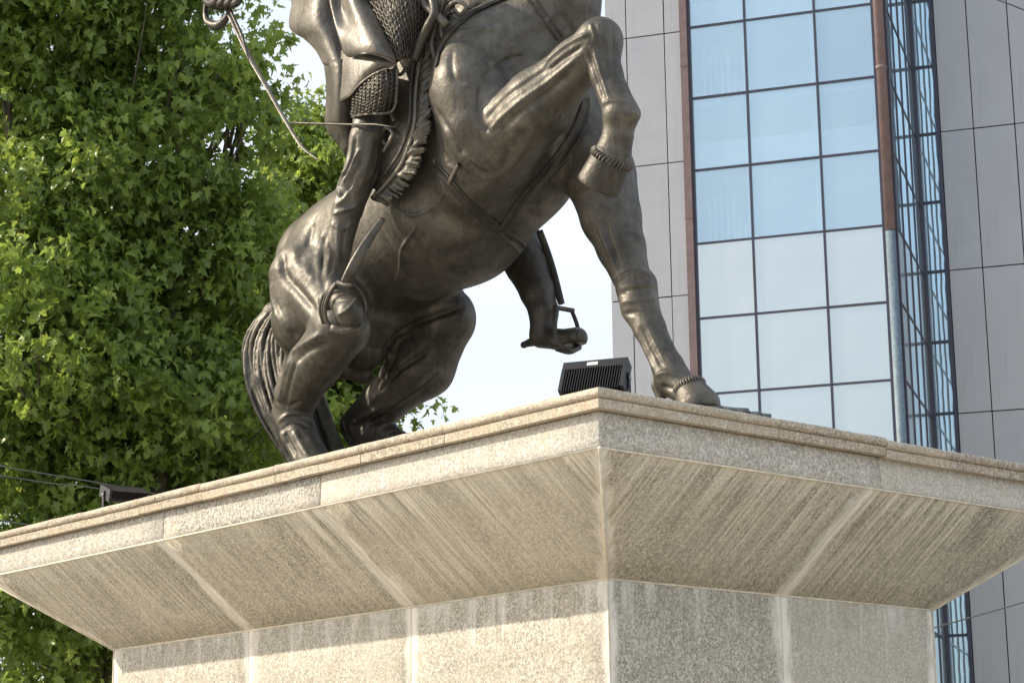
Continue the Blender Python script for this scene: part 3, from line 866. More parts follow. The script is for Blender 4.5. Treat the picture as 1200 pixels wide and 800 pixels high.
# haunches
H.chain([(408, 292, .12, 60)], .12); H.chain([(430, 285, -.2, 55)], .12)
H.chain([(373, 335, .34, 60), (362, 378, .40, 44)], .12)
H.chain([(385, 345, .45, 48), (404, 384, .58, 30)], .1)
# near hind leg
H.chain([(398, 388, .58, 33), (368, 428, .52, 30), (348, 462, .45, 25), (343, 486, .42, 22)], .05)
H.chain([(349, 410, .45, 13), (338, 445, .42, 12), (329, 484, .40, 11)], .04)
H.chain([(343, 488, .42, 22), (350, 508, .42, 21), (364, 535, .42, 19.5), (379, 563, .44, 21), (396, 583, .45, 23)], .03)
# far hind leg
H.chain([(470, 335, -.32, 66), (520, 372, -.46, 38)], .10)
H.chain([(522, 380, -.50, 32), (494, 428, -.48, 39), (452, 468, -.43, 27), (420, 496, -.40, 20)], .05)
H.chain([(418, 500, -.40, 19.5), (424, 510, -.40, 19), (452, 512, -.42, 17.5), (482, 530, -.43, 17), (505, 556, -.45, 22)], .03)
# groin
H.chain([(430, 375, .0, 48), (425, 405, 0, 30)], .08)
H.chain([(406, 431, .06, 14)], .03); H.chain([(423, 436, -.06, 14)], .03)
# near shoulder and raised foreleg
H.chain([(556, 92, .36, 56), (560, 160, .38, 50)], .12)
H.chain([(552, 55, .50, 38), (549, 105, .60, 40), (556, 145, .60, 35)], .14)
H.chain([(600, 60, .22, 52)], .12)
H.chain([(585, 165, .38, 50), (615, 140, .42, 40)], .14)
H.chain([(592, 163, .42, 44), (632, 122, .46, 41), (675, 76, .45, 28), (702, 52, .44, 28)], .06)
H.chain([(576, 180, .42, 40), (560, 205, .3, 50)], .1)
H.chain([(703, 46, .44, 26), (704, 62, .44, 22), (711, 88, .44, 18.5), (719, 110, .43, 18), (728, 133, .42, 21.5)], .03)
H.chain([(739, 134, .42, 12)], .03)
H.chain([(727, 135, .42, 20), (724, 160, .41, 17.5), (718, 182, .40, 23)], .03)
# far foreleg standing
H.chain([(660, 150, -.26, 56), (700, 200, -.34, 44)], .1)
H.chain([(706, 215, -.35, 41), (716, 255, -.35, 35), (728, 290, -.35, 28), (739, 322, -.35, 23)], .04)
H.chain([(746, 336, -.35, 25), (750, 360, -.35, 22.5)], .02)
H.chain([(750, 360, -.35, 22), (761, 384, -.35, 19), (773, 410, -.35, 17), (783, 430, -.35, 19), (788, 444, -.35, 22)], .02)
H.chain([(788, 444, -.35, 21), (802, 458, -.35, 17), (810, 466, -.35, 16)], .02)
H.chain([(771, 452, -.35, 8), (775, 466, -.35, 6)], .02)
hV, hF = H.mesh(2)
hN = vnormals(hV, hF)
ST = [  # polyline, width, height (photo pixels)
 ([(530, 60), (529, 76), (533, 92), (548, 98)], 4, -2),
 ([(533, 40), (560, 36), (583, 34)], 4, 3), ([(604, 50), (608, 66)], 5, 3.5),
 ([(548, 190), (560, 200), (575, 206)], 5, -2.5),
 ([(575, 152), (592, 134), (614, 116), (640, 98), (662, 80), (682, 64)], 3.2, 3.0),
 ([(570, 140), (588, 118), (615, 98), (645, 78)], 4, -2.6),
 ([(590, 150), (615, 128), (645, 107), (672, 84)], 3.6, -3.0),
 ([(637, 76), (655, 60), (676, 46), (690, 40)], 2.6, 3.0), ([(642, 82), (660, 68), (682, 54)], 2.4, -3.0),
 ([(630, 72), (650, 56), (672, 40)], 2.4, -2.2),
 ([(690, 62), (697, 85), (708, 118)], 2.8, -2.4), ([(696, 60), (703, 84), (714, 118)], 2.5, 2.0),
 ([(692, 28), (698, 46)], 2, 1.6), ([(700, 27), (705, 44)], 2, 1.6),
 ([(706, 122), (718, 118), (736, 120)], 3, 2.4), ([(706, 148), (722, 152), (742, 150)], 4, -2.4),
 ([(510, 128), (526, 156), (545, 184)], 6, -4), ([(602, 66), (580, 80), (564, 95)], 3.5, -3), ([(563, 102), (562, 125), (565, 146), (573, 154)], 3.5, -3.2), ([(520, 190), (535, 200), (545, 215)], 5, 2), ([(620, 150), (600, 175), (590, 200)], 8, -2.5),
 ([(465, 246), (485, 252), (510, 242)], 2.4, 2.6), ([(492, 256), (483, 274), (471, 292), (469, 315), (462, 336)], 2.2, 2.2),
 ([(513, 205), (520, 225), (514, 240)], 2.0, 1.8),
 ([(330, 296), (333, 322), (350, 342), (370, 366)], 6, -5), ([(345, 290), (352, 312), (372, 330)], 7, 2.5),
 ([(318, 330), (322, 360), (345, 392)], 7, 2.5), ([(380, 270), (374, 300), (378, 330)], 6, 2.5), ([(366, 262), (360, 290)], 5, -2.5),
 ([(350, 300), (356, 322)], 5, -2), ([(322, 350), (334, 378), (350, 398)], 4, -2.5),
 ([(342, 414), (358, 402), (376, 392)], 4, 3.5), ([(346, 424), (362, 411), (385, 402)], 4, -2.5),
 ([(340, 420), (332, 445), (326, 475)], 3, 2.2), ([(346, 425), (339, 448), (333, 478)], 3, -3),
 ([(410, 408), (394, 430), (372, 458)], 6, 2), ([(322, 499), (342, 484), (366, 492)], 3.2, 3), ([(326, 506), (345, 494), (364, 501)], 3.2, -2.6),
 ([(332, 506), (338, 520), (346, 534)], 3.5, -4), ([(344, 504), (352, 520), (362, 536)], 4, 2.5), ([(323, 470), (338, 476), (352, 470)], 3, -2),
 ([(541, 360), (505, 372), (474, 388), (455, 404)], 4, -6), ([(450, 408), (470, 396), (500, 392)], 5, -2),
 ([(500, 412), (470, 432), (442, 462)], 4.5, -4), ([(520, 430), (490, 455), (455, 478)], 4.5, 2.5), ([(466, 405), (456, 430), (438, 455)], 4, -3),
 ([(480, 430), (452, 452), (432, 476)], 3.5, 2.6), ([(445, 478), (420, 492), (408, 505)], 3.5, 3), ([(455, 486), (438, 494), (424, 506)], 3, -3.2), ([(470, 492), (450, 498), (440, 506)], 3.2, 3),
 ([(401, 488), (405, 505), (416, 521)], 2.5, -3), ([(440, 405), (438, 420), (430, 440)], 5, -2.5),
 ([(708, 258), (714, 282), (727, 320)], 2.8, -3.2), ([(700, 262), (712, 292), (722, 318)], 3, 1.8), ([(738, 235), (744, 270), (748, 300)], 5, -1.6),
 ([(722, 329), (738, 320), (764, 321)], 3, 3), ([(722, 345), (740, 340), (770, 338)], 3.2, -2.4), ([(725, 356), (742, 352), (772, 352)], 3, 2.2),
 ([(731, 368), (750, 366), (776, 366)], 3, -2), ([(744, 385), (756, 412), (768, 436)], 3, 1.6), ([(752, 382), (764, 408), (776, 430)], 3, -2.2),
 ([(768, 440), (780, 436), (795, 440)], 3, 2), ([(775, 452), (792, 455), (806, 446)], 3, -2.4),
 ([(600, 40), (630, 30), (655, 15)], 6, 2), ([(655, 15), (672, 40)], 4, -2), ([(560, 225), (590, 205), (620, 170)], 8, 2.2),
 ([(640, 205), (655, 215), (665, 232)], 5, -2), ([(612, 245), (636, 262)], 6, -1.6), ([(470, 345), (500, 350), (535, 340)], 8, 2.4), ([(520, 300), (560, 290), (600, 262)], 9, -2),
]
for pts, w_, h_ in ST: stroke(hV, hN, H, pts, w_, h_)
horse = emit('horse', hV, hF, BRONZE)

# hooves
def hoof(c0, c1, r0_, r1_, cut=True, ring=True, h=.009, tuft=1):
    A = J(*c0); B = J(*c1) if c1 else A + np.array([.07, 0, -.13]); ra, rb = r0_ / ppm(A), r1_ / ppm(B)
    lo = np.minimum(A, B) - max(ra, rb) * 1.6; hi = np.maximum(A, B) + max(ra, rb) * 1.6
    f = Field(lo, hi, h); f.cone(A, ra, B, rb, .01)
    ax = (B - A) / np.linalg.norm(B - A)
    if c1:
        f.plane_cut(B + ax * rb * .18, ax, .6); f.plane_cut(A - ax * ra * .45, -ax, .6)
        f.ell(B + ax * rb * .42, (rb * .6,) * 3, .01, sub=True)
    else:
        f.plane_cut(A + np.array([0, 0, -.155]), (0, 0, -1.), .6); f.plane_cut(A - ax * ra * .45, -ax, .6)
    V, F = f.mesh(1); o = emit('hoof', V, F, BRONZE, horse)
    # coronet: a rope-like ring of hair
    if ring:
        up = np.array([0, 0, 1.]); s_ = np.cross(ax, up); s_ /= np.linalg.norm(s_); t_ = np.cross(ax, s_)
        VV = []; FF = []
        nT = 34
        for i in range(nT):
            a = 2 * math.pi * i / nT; rr = ra * 1.0
            dirv = s_ * math.cos(a) + t_ * math.sin(a); tg = -s_ * math.sin(a) + t_ * math.cos(a)
            P0 = A - ax * ra * .36 * tuft + dirv * rr * .95 - tg * .006; P1 = A - ax * ra * .05 + dirv * (rr * 1.06) + tg * .008; P2 = A + ax * ra * .28 * tuft + dirv * rr * 1.04 + tg * .014
            v, fc = sweep([tuple(P0), tuple(P1), tuple(P2)], [.009, .0125, .005], 6, False)
            FF += [tuple(q + len(VV) for q in f_) for f_ in fc]; VV += [tuple(q) for q in v]
        tag(emit('coronet_hair', VV, FF, BRONZE, horse), kind='stuff')
hoof((717, 186, .40), (703, 215, .40), 24, 27, tuft=.6)
hoof((808, 455, -.35), None, 18, 27, tuft=.8)
hoof((396, 583, .45), (402, 596, .45), 22, 25, ring=False)
hoof((505, 556, -.45), (512, 570, -.45), 20, 23, ring=False)

# tail: strands that sweep down behind the rump
T = Field((-6.2, -.75, .1), (-4.2, .6, 2.9), .0095)
tr = np.random.default_rng(4)
for i in range(72):
    u = (i % 12) / 11 - .5; v = (i // 12) / 5 - .5
    c = [(350, 350, 0), (326, 368, 0), (312, 400, .02), (313, 440, .03), (323, 480, .05), (335, 515, .06), (352, 550, .08)]
    wv = [8, 19, 23, 23, 21, 16, 10]
    ph = tr.uniform(0, 6)
    pts = [(x + u * 2 * wv[k] * .95 + 3.0 * math.sin(k * 1.25 + ph * .5 + u * 2), y, b + v * .32 * wv[k] / 14 + .015 * math.sin(k * 1.7 + ph), (2.8, 3.1, 3.1, 3, 2.8, 2.4, 1.5)[k]) for k, (x, y, b) in enumerate(c)]
    P = smooth_poly([p for p in pts], 3)
    T.chain([tuple(p) for p in P], .006)
for i in range(4):
    c = [(352, 440, -.05), (368, 470, -.08), (378, 500, -.1), (392, 535, -.1), (404, 560, -.1)]
    T.chain([(x + (i - 1.5) * 6, y, b - .03 * (i % 2), (4, 5.5, 6, 6, 4)[k]) for k, (x, y, b) in enumerate(c)], .02)
T.chain([(x + 0, y, b, r_ * .78) for (x, y, b), r_ in zip([(350, 350, 0), (326, 368, 0), (314, 400, .02), (315, 440, .03), (325, 480, .05), (336, 515, .06), (352, 550, .08)], (10, 20, 24, 24, 22, 17, 11))], .01, sy=.8)
V, F = T.mesh(1); emit('tail', V, F, BRONZE, horse)

# harness straps laid on the body
ribbon('breast_strap', H, [(591, 268), (606, 245), (628, 216), (656, 186), (675, 158), (683, 136), (685, 118), (683, 100)], 15, BRONZE_D, .02, 6)
ribbon('shoulder_strap', H, [(512, 78), (517, 58), (530, 38), (552, 18), (580, 4), (605, -8)], 5, BRONZE_D, .02, 7)
ribbon('rein', H, [(612, -14), (626, 4), (640, 22), (650, 36), (657, 46)], 9, BRONZE_D, .02, 7)
ribbon('girth', H, [(510, 196), (528, 214), (548, 238), (572, 258), (600, 280), (612, 292)], 13, BRONZE_D, .014, 7)
ribbon('strap_end', H, [(539, 192), (533, 203), (527, 215)], 5, BRONZE_L, .022, 8, edge=False)

# ------------------------------------------------------------------ saddle cloth and its fringe
def patch(ctrl, nu=24, nv=24, thick=.02, name='cloth', m=None, parent=None, fold=None, smooth=True, ret=False):
    """smooth sheet through a grid of (px,py,b) control points, given real thickness"""
    rows = [smooth_poly([J(*c) for c in r], max(2, nu // (len(r) - 1))) for r in ctrl]
    k = min(len(r) for r in rows); cols = [smooth_poly([r[i] for r in rows], max(2, nv // (len(rows) - 1))) for i in range(k)]
    G = np.array(cols)                         # (nu, nv, 3)
    if fold is not None: G = fold(G)
    nu_, nv_ = G.shape[:2]
    du = np.gradient(G, axis=0); dv = np.gradient(G, axis=1); n = np.cross(du, dv); n /= np.linalg.norm(n, axis=2)[..., None] + 1e-9
    tocam = CAM - G
    if np.sum(n * tocam) < 0: n = -n
    if ret: return G, n
    V = np.concatenate([(G + n * thick * .5).reshape(-1, 3), (G - n * thick * .5).reshape(-1, 3)]); M_ = nu_ * nv_
    F = []
    for i in range(nu_ - 1):
        for j in range(nv_ - 1):
            a = i * nv_ + j; F.append((a, a + nv_, a + nv_ + 1, a + 1)); F.append((a + M_ + 1, a + nv_ + 1 + M_, a + nv_ + M_, a + M_))
    ring = [j for j in range(nv_)] + [i * nv_ + nv_ - 1 for i in range(1, nu_)] + [(nu_ - 1) * nv_ + j for j in range(nv_ - 2, -1, -1)] + [i * nv_ for i in range(nu_ - 2, 0, -1)]
    for q in range(len(ring)):
        a, b = ring[q], ring[(q + 1) % len(ring)]; F.append((a, b, b + M_, a + M_))
    o = link(name, np_mesh(name, V, F, smooth), m, parent or statue)
    bm = bmesh.new(); bm.from_mesh(o.data); bmesh.ops.recalc_face_normals(bm, faces=bm.faces); bm.to_mesh(o.data); bm.free()
    return o
cloth = patch([[(560, -40, .40), (534, 0, .50), (515, 40, .60), (505, 78, .64), (501, 112, .65), (499, 150, .66), (490, 190, .66), (462, 232, .64)],
               [(520, -40, .55), (505, 0, .62), (494, 40, .68), (486, 78, .71), (480, 112, .72), (476, 150, .73), (464, 190, .73), (442, 222, .71)],
               [(470, -40, .62), (468, 0, .68), (462, 40, .71), (452, 78, .72), (442, 112, .73), (436, 150, .74), (424, 190, .73), (418, 215, .72)]],
              20, 56, .04, 'saddle_cloth', BRONZE)
fr = [(548, -14, .60), (527, 12, .63), (512, 44, .66), (505, 78, .69), (501, 112, .70), (499, 150, .71), (489, 188, .71), (468, 220, .69), (441, 244, .68)]
FP = smooth_poly([J(*q) for q in fr], 10)
FR = Field(FP.min(0) - .2, FP.max(0) + .2, .0075)
outv = np.array([.80, -.06, -.18])
for i in range(0, len(FP) - 1):
    t = FP[min(i + 2, len(FP) - 1)] - FP[max(i - 2, 0)]; t /= np.linalg.norm(t)
    low = np.clip((i - 50) / 20, 0, 1)
    dn = outv - t * (outv @ t); dn /= np.linalg.norm(dn)
    for q in range(2):
        P0 = FP[i] + (FP[i + 1] - FP[i]) * q * .5 - dn * (.065 + .05 * low) + np.array([0, -.012, 0]) + tr.normal(0, .006, 3)
        ln = tr.uniform(.10, .125) + .05 * low
        sw = -t * tr.uniform(.06, .12) + tr.normal(0, .008, 3)
        cv = np.array([0, -.034, 0]); r0_ = tr.uniform(.012, .018)
        P = [P0, P0 + dn * ln * .3 + sw * .15 + cv * .8, P0 + dn * ln * .65 + sw * .75 + cv, P0 + dn * ln + sw * 1.3 + cv * .1]
        for (A, B, ra, rb) in ((P[0], P[1], r0_ * .8, r0_ * 1.15), (P[1], P[2], r0_ * 1.15, r0_), (P[2], P[3], r0_, r0_ * .8)): FR.cone(A, ra, B, rb, .004)
V, F = FR.mesh(1); tag(emit('fringe', V, F, BRONZE, cloth), kind='stuff')
def tube_px(name, pts, rpx, m, parent=None, n=8, sub=5, flat=None):
    P = smooth_poly([J(*p[:3]) for p in pts], sub); k = len(P)
    rr = rpx if hasattr(rpx, '__len__') else [rpx, rpx]
    r_ = np.interp(np.linspace(0, 1, k), np.linspace(0, 1, len(rr)), rr) / ppm(P[0])
    V, F = sweep([tuple(p) for p in P], list(r_), n, flat=flat, up=tuple(P[0] - CAM) if flat else None)
    return emit(name, [tuple(v) for v in V], F, m, parent)
tube_px('cloth_edge_cord', [(532, -10, .66), (513, 14, .69), (499, 44, .73), (491, 78, .75), (487, 112, .76), (485, 150, .77), (472, 190, .77), (452, 216, .75), (436, 232, .74)], 2.6, BRONZE_L, cloth)
tube_px('cloth_edge_cord', [(512, -10, .70), (500, 26, .77), (488, 60, .79), (481, 100, .79), (480, 140, .79), (470, 176, .79), (448, 208, .77)], 2.0, BRONZE_D, cloth)
for a_ in ([(452, 170, .78), (446, 160, .8), (452, 150, .8), (460, 156, .8), (456, 166, .8), (449, 178, .79)], [(470, 62, .80), (463, 75, .8), (468, 88, .8), (476, 80, .8)], [(466, 118, .79), (458, 130, .8), (462, 142, .79)]):
    tube_px('scroll_ornament', a_, 2.2, BRONZE_L, cloth)
# saddle pommel region: scroll work near the top
tube_px('scroll_ornament', [(520, 50, .72), (516, 30, .76), (522, 12, .78), (535, 2, .76), (546, 8, .72), (540, 18, .70), (532, 12, .70)], 2.6, BRONZE_L, cloth)
tube_px('scroll_ornament', [(510, 70, .75), (506, 50, .78), (512, 25, .8), (522, -4, .8)], 3, BRONZE, cloth)
tube_px('girth_end', [(548, 10, .6), (556, 6, .56), (562, 3, .55)], 2.5, BRONZE_L, cloth)

# ------------------------------------------------------------------ rider
RH = .0105
Rf = Field((-4.9, -1.25, .9), (-2.3, -.3, 3.7), RH)
Rf.chain([(436, 95, .62, 34), (440, 132, .74, 26)], .05)
Rf.chain([(440, 135, .76, 25.5), (432, 165, .82, 22), (424, 200, .84, 20.5), (408, 243, .86, 17.5), (396, 290, .88, 15.5), (391, 325, .88, 13.5), (395, 346, .88, 14)], .03)
Rf.chain([(394, 345, .88, 15), (404, 356, .88, 15), (410, 367, .97, 16.5)], .03)
Rf.chain([(384, 352, .88, 12)], .03)
bV, bF = Rf.mesh(1); bN = vnormals(bV, bF)
for pts, w_, h_ in [([(416, 160), (412, 185), (402, 210)], 3, -3), ([(423, 175), (410, 195), (402, 215)], 2.5, 3), ([(426, 185), (414, 206), (408, 226)], 2.5, -2.5), ([(437, 160), (430, 190), (420, 225)], 5, 2.4),
                    ([(417, 150), (430, 156), (452, 152)], 3, 2), ([(400, 230), (395, 215), (404, 200)], 2.5, 2.5), ([(412, 218), (405, 232), (394, 240)], 2.5, 2.5), ([(385, 252), (400, 248), (420, 240)], 2.2, 3), ([(388, 262), (402, 268), (414, 262)], 2.5, 1.6),
                    ([(384, 280), (390, 300), (386, 322)], 3, -2), ([(397, 262), (396, 285), (398, 310)], 3, 2), ([(406, 262), (403, 280), (400, 300)], 2, -1.5), ([(388, 290), (386, 306)], 2, 1.6),
                    ([(392, 370), (405, 365), (416, 354), (421, 349)], 2.2, 3), ([(388, 356), (400, 352), (412, 351)], 2, -1.2),
                    ([(448, 165), (444, 195), (436, 215)], 3, -2)]:
    stroke(bV, bN, Rf, pts, w_, h_)
emit('riding_boot', bV, bF, BRONZE)
# far leg
Fl = Field((-3.7, .3, 1.0), (-1.9, 1.15, 3.3), .012)
Fl.chain([(560, 200, -.55, 40), (598, 270, -.66, 32), (618, 310, -.72, 26), (630, 342, -.72, 20.5), (637, 365, -.72, 17), (637, 385, -.72, 16)], .03)
Fl.chain([(634, 394, -.72, 14), (655, 398, -.72, 12), (676, 396, -.72, 13)], .03)
Fl.chain([(625, 400, -.72, 6), (616, 403, -.72, 4)], .015); Fl.chain([(614, 404, -.72, 4.5)], .01)
Fl.plane_cut(J(650, 410, -.72), (0, 0, -1.), 1.2)
fV, fF = Fl.mesh(1); emit('riding_boot', fV, fF, BRONZE_D)
# stirrups: leather, iron
def stirrup(leather, lw, iron, rpx, tread, b, m, cross=None):
    t = tube_px('stirrup_leather', leather, lw, m, None, 8, 6, .35)
    o = tube_px('stirrup_iron', iron, rpx, m, None, 8, 6)
    tube_px('tread', tread, 4.5, m, o, 8, 4, .5)
    if b > 0:
        tube_px('stirrup_iron_rim', [(x - 6 if x < 392 else x, y, q - .05) for x, y, q in iron[:4]], 2.2, m, o, 8, 6); tube_px('stirrup_iron_rim', [(x - 3 if x < 392 else x, y, q - .03) for x, y, q in iron[:4]], 1.8, m, o, 8, 6)
    if cross: tube_px('buckle', cross, 3.2, m, o, 6, 3)
    return o
stirrup([(449, 256, .78), (438, 272, .84), (425, 292, .92), (413, 314, .97), (405, 332, .98)], (3.5, 5, 6.2, 6.5), [(395, 331, 1.0), (386, 345, 1.02), (381, 362, 1.0), (385, 379, .94), (402, 384, .86), (419, 379, .80), (428, 363, .80), (424, 345, .86), (414, 333, .95)], 2.4,
        [(388, 384, .98), (406, 388, .92), (424, 382, .86)], .9, BRONZE, [(396, 331, 1.0), (405, 334, .99), (414, 335, .96)])
stirrup([(632, 270, -.70), (640, 292, -.76), (648, 318, -.80), (655, 345, -.80), (658, 356, -.78)], (4, 4.5, 4.5, 4), [(652, 362, -.60), (650, 378, -.56), (653, 400, -.56), (668, 410, -.62), (680, 402, -.84), (676, 380, -.9), (670, 364, -.84)], 2.6,
        [(652, 407, -.58), (668, 411, -.7), (680, 406, -.84)], -.72, BRONZE_D, [(650, 360, -.62), (661, 362, -.75), (672, 364, -.84)])

# coat and cloak
coat = patch([[(345, -45, .75), (344, 0, .80), (341, 32, .84), (357, 44, .86), (371, 58, .88), (381, 76, .90)],
       [(372, -45, 1.0), (370, 0, 1.03), (369, 28, 1.03), (379, 44, 1.0), (388, 62, .98), (394, 78, .97)],
       [(402, -45, .85), (400, -5, .86), (403, 25, .86), (406, 45, .87), (408, 62, .88), (412, 76, .90)]], 20, 24, .03, 'cloak', BRONZE_L)
patch([[(381, 72, .88), (384, 96, .88), (384, 122, .86), (383, 148, .84), (396, 166, .80), (406, 181, .76)],
       [(395, 70, 1.0), (396, 96, .99), (397, 122, .96), (399, 142, .92), (404, 158, .86), (410, 172, .80)],
       [(416, 72, .90), (418, 94, .88), (420, 117, .84), (420, 136, .80), (418, 150, .78), (420, 160, .76)]], 16, 24, .03, 'cloak_tail', BRONZE)
patch([[(388, -45, .98), (386, -5, 1.02), (392, 25, 1.05), (400, 48, 1.07), (405, 62, 1.06), (412, 66, 1.04)],
       [(400, -45, .90), (399, -5, .94), (406, 22, 1.0), (413, 42, 1.10), (420, 56, 1.14), (424, 63, 1.13)],
       [(413, -45, 1.02), (412, -5, 1.05), (420, 18, 1.08), (432, 38, 1.12), (440, 52, 1.13), (444, 64, 1.11)],
       [(426, -45, .92), (428, -5, .94), (440, 20, .98), (450, 42, 1.0), (458, 58, 1.0), (464, 73, .98)]], 24, 24, .03, 'coat_flap', BRONZE_L)
patch([[(402, 60, .96), (401, 75, .97), (401, 92, .97), (399, 108, .96), (398, 119, .95)],
       [(416, 60, 1.0), (417, 74, 1.03), (416, 88, 1.04), (413, 100, 1.03), (410, 112, 1.01)],
       [(438, 60, 1.0), (440, 70, 1.05), (438, 78, 1.06), (432, 86, 1.05), (425, 96, 1.03)],
       [(462, 62, .92), (464, 68, .94), (464, 72, .96), (462, 76, .97), (456, 80, .98)]], 24, 20, .028, 'coat_skirt', BRONZE_L)
tube_px('coat_hem', [(398, 119, .96), (410, 112, 1.02), (418, 103, 1.04), (425, 96, 1.05), (438, 87, 1.05), (452, 81, 1.02), (464, 76, .99)], 1.3, BRONZE_L, coat)
tube_px('coat_hem', [(412, 66, 1.05), (424, 63, 1.14), (436, 63, 1.13), (450, 67, 1.08), (464, 74, .99)], 1.3, BRONZE_L, coat)
tube_px('coat_hem', [(345, -10, .80), (341, 32, .85), (357, 44, .87), (371, 58, .89), (382, 76, .91)], 1.3, BRONZE_L, coat)
# mail
def mail(ctrl, nr, ncol, name):
    G, n = patch(ctrl, 30, 30, ret=True)
    o = patch(ctrl, 30, 30, .022, name, BRONZE_D)
    g0, g1 = G.shape[0] - 1, G.shape[1] - 1; VV = []; FF = []
    for i in range(nr):
        for j in range(ncol):
            u = (j + .5 + .5 * (i % 2)) / (ncol + .5) ; v = (i + .5) / nr
            def S(u_, v_):
                a = min(max(u_, 0), 1) * g0; b = min(max(v_, 0), 1) * g1; ia, ib = min(int(a), g0 - 1), min(int(b), g1 - 1); fa, fb = a - ia, b - ib
                w00, w10, w01, w11 = (1 - fa) * (1 - fb), fa * (1 - fb), (1 - fa) * fb, fa * fb
                return G[ia, ib] * w00 + G[ia + 1, ib] * w10 + G[ia, ib + 1] * w01 + G[ia + 1, ib + 1] * w11, n[ia, ib]
            pts = []
            for k in range(5):
                a = math.pi * (k / 4)
                P, nn = S(u + math.cos(a) * .52 / ncol, v - math.sin(a) * .62 / nr + .2 / nr)
                pts.append(P + nn * (.016 + .006 * math.sin(a)))
            v_, f_ = sweep([tuple(p + tr.normal(0, .0012, 3)) for p in pts], tr.uniform(.0048, .0075), 4, False)
            FF += [tuple(q + len(VV) for q in t) for t in f_]; VV += [tuple(q) for q in v_]
    tag(emit('mail_rings', VV, FF, BRONZE, o), kind='stuff')
    return o
mail([[(419, 100, .98), (416, 112, .98), (415, 124, .96), (413, 136, .93)], [(432, 92, 1.02), (431, 108, 1.03), (430, 121, 1.01), (428, 134, .97)],
      [(449, 85, 1.02), (449, 101, 1.03), (447, 116, 1.01), (444, 132, .97)], [(465, 78, .92), (465, 98, .92), (464, 115, .90), (460, 131, .86)]], 11, 10, 'mail_skirt')
tube_px('mail_hem', [(413, 137, .94), (428, 134, .98), (444, 133, .98), (456, 132, .92), (463, 124, .91), (465, 100, .93), (465, 80, .94)], 1.6, BRONZE_L, coat)
mail([[(424, -40, .95), (432, 0, .93), (442, 26, .94), (454, 50, .95), (464, 74, .94)], [(448, -40, 1.0), (452, 0, 1.0), (460, 24, 1.0), (466, 46, .99), (470, 70, .95)],
      [(478, -40, .95), (480, 0, .95), (482, 24, .92), (482, 46, .88), (478, 68, .86)], [(500, -40, .78), (503, 0, .78), (502, 22, .78), (496, 44, .78), (488, 66, .79)]], 18, 12, 'mail_coat')
# rider trunk, head and sword arm (mostly above the picture)
U = Field((-5.3, -1.35, 3.2), (-2.4, .95, 6.9), .02)
U.chain([(480, 60, .1, 66), (478, -40, 0, 62), (470, -140, 0, 58), (468, -210, 0, 60)], .1, sy=1.0)
U.chain([(470, -270, 0, 18), (474, -300, 0, 22)], .04); U.chain([(480, -325, 0, 30), (484, -345, 0, 28)], .03)
U.chain([(450, -215, .42, 30), (370, -150, .8, 24), (262, -42, 1.0, 15)], .05)
U.chain([(500, -215, -.42, 30), (560, -140, -.5, 24), (610, -90, -.25, 17)], .05)
V, F = U.mesh(1); rider = emit('rider', V, F, BRONZE)
# knots and belt ends in the saddle area
tube_px('belt_end', [(490, -6, .86), (500, 8, .86), (512, 18, .84), (524, 30, .8)], 5, BRONZE, rider)
tube_px('belt_end', [(505, -8, .84), (510, 14, .86), (503, 30, .86), (494, 48, .85), (486, 70, .84)], 6, BRONZE_D, rider)
# sabre hand: fist with four bent fingers and a thumb, reaching back
for k in range(4):
    ox = k * 8.5
    tube_px('finger', [(243 + ox, -12 - k, .90), (241 + ox, -2, .98), (247 + ox, 5, 1.06), (254 + ox, 1, 1.10), (256 + ox, -8, 1.06)], (4.6, 5, 4.8, 4.2), BRONZE_D, rider)
U2 = tube_px('fist', [(247, -14, .98), (250, 0, 1.0), (262, 4, 1.0), (272, -2, 1.0)], (8, 9, 9, 7), BRONZE_D, rider)
tube_px('thumb', [(276, -22, 1.0), (281, -8, 1.06), (276, 0, 1.12)], (5, 5, 4), BRONZE, rider)
tube_px('palm', [(240, -22, .98), (258, -18, .98), (276, -22, .98)], (10, 14, 10), BRONZE, rider)
sab = tube_px('sabre', [(258, -14, 1.02), (264, 5, 1.0), (275, 30, 1.0), (293, 68, 1.0), (313, 103, 1.0), (335, 142, 1.0), (354, 172, 1.0), (374, 188, 1.0)], (3.0, 3.2, 3.0, 2.8, 2.5, 2.2, 1.8, .5), BRONZE_L, None, 10, 8, .4)
tube_px('sabre_edge', [(270, 12, 1.03), (284, 44, 1.03), (292, 74, 1.03)], (2, 2, .6), BRONZE, sab, 8, 6)
tube_px('guard', [(246, -14, .99), (242, 4, 1.0), (241, 18, 1.0), (245, 27, 1.0), (256, 30, 1.0), (265, 22, 1.0), (269, 12, 1.0)], (4, 3, 3.4, 5, 5.5, 4, 2), BRONZE_D, sab, 8, 6)
tube_px('support_rod', [(341, 144, 1.0), (372, 145, .98), (410, 146, .97), (440, 146, .97), (463, 149, .93), (470, 142, .84)], 1.3, BRONZE_D, None, 6, 3)

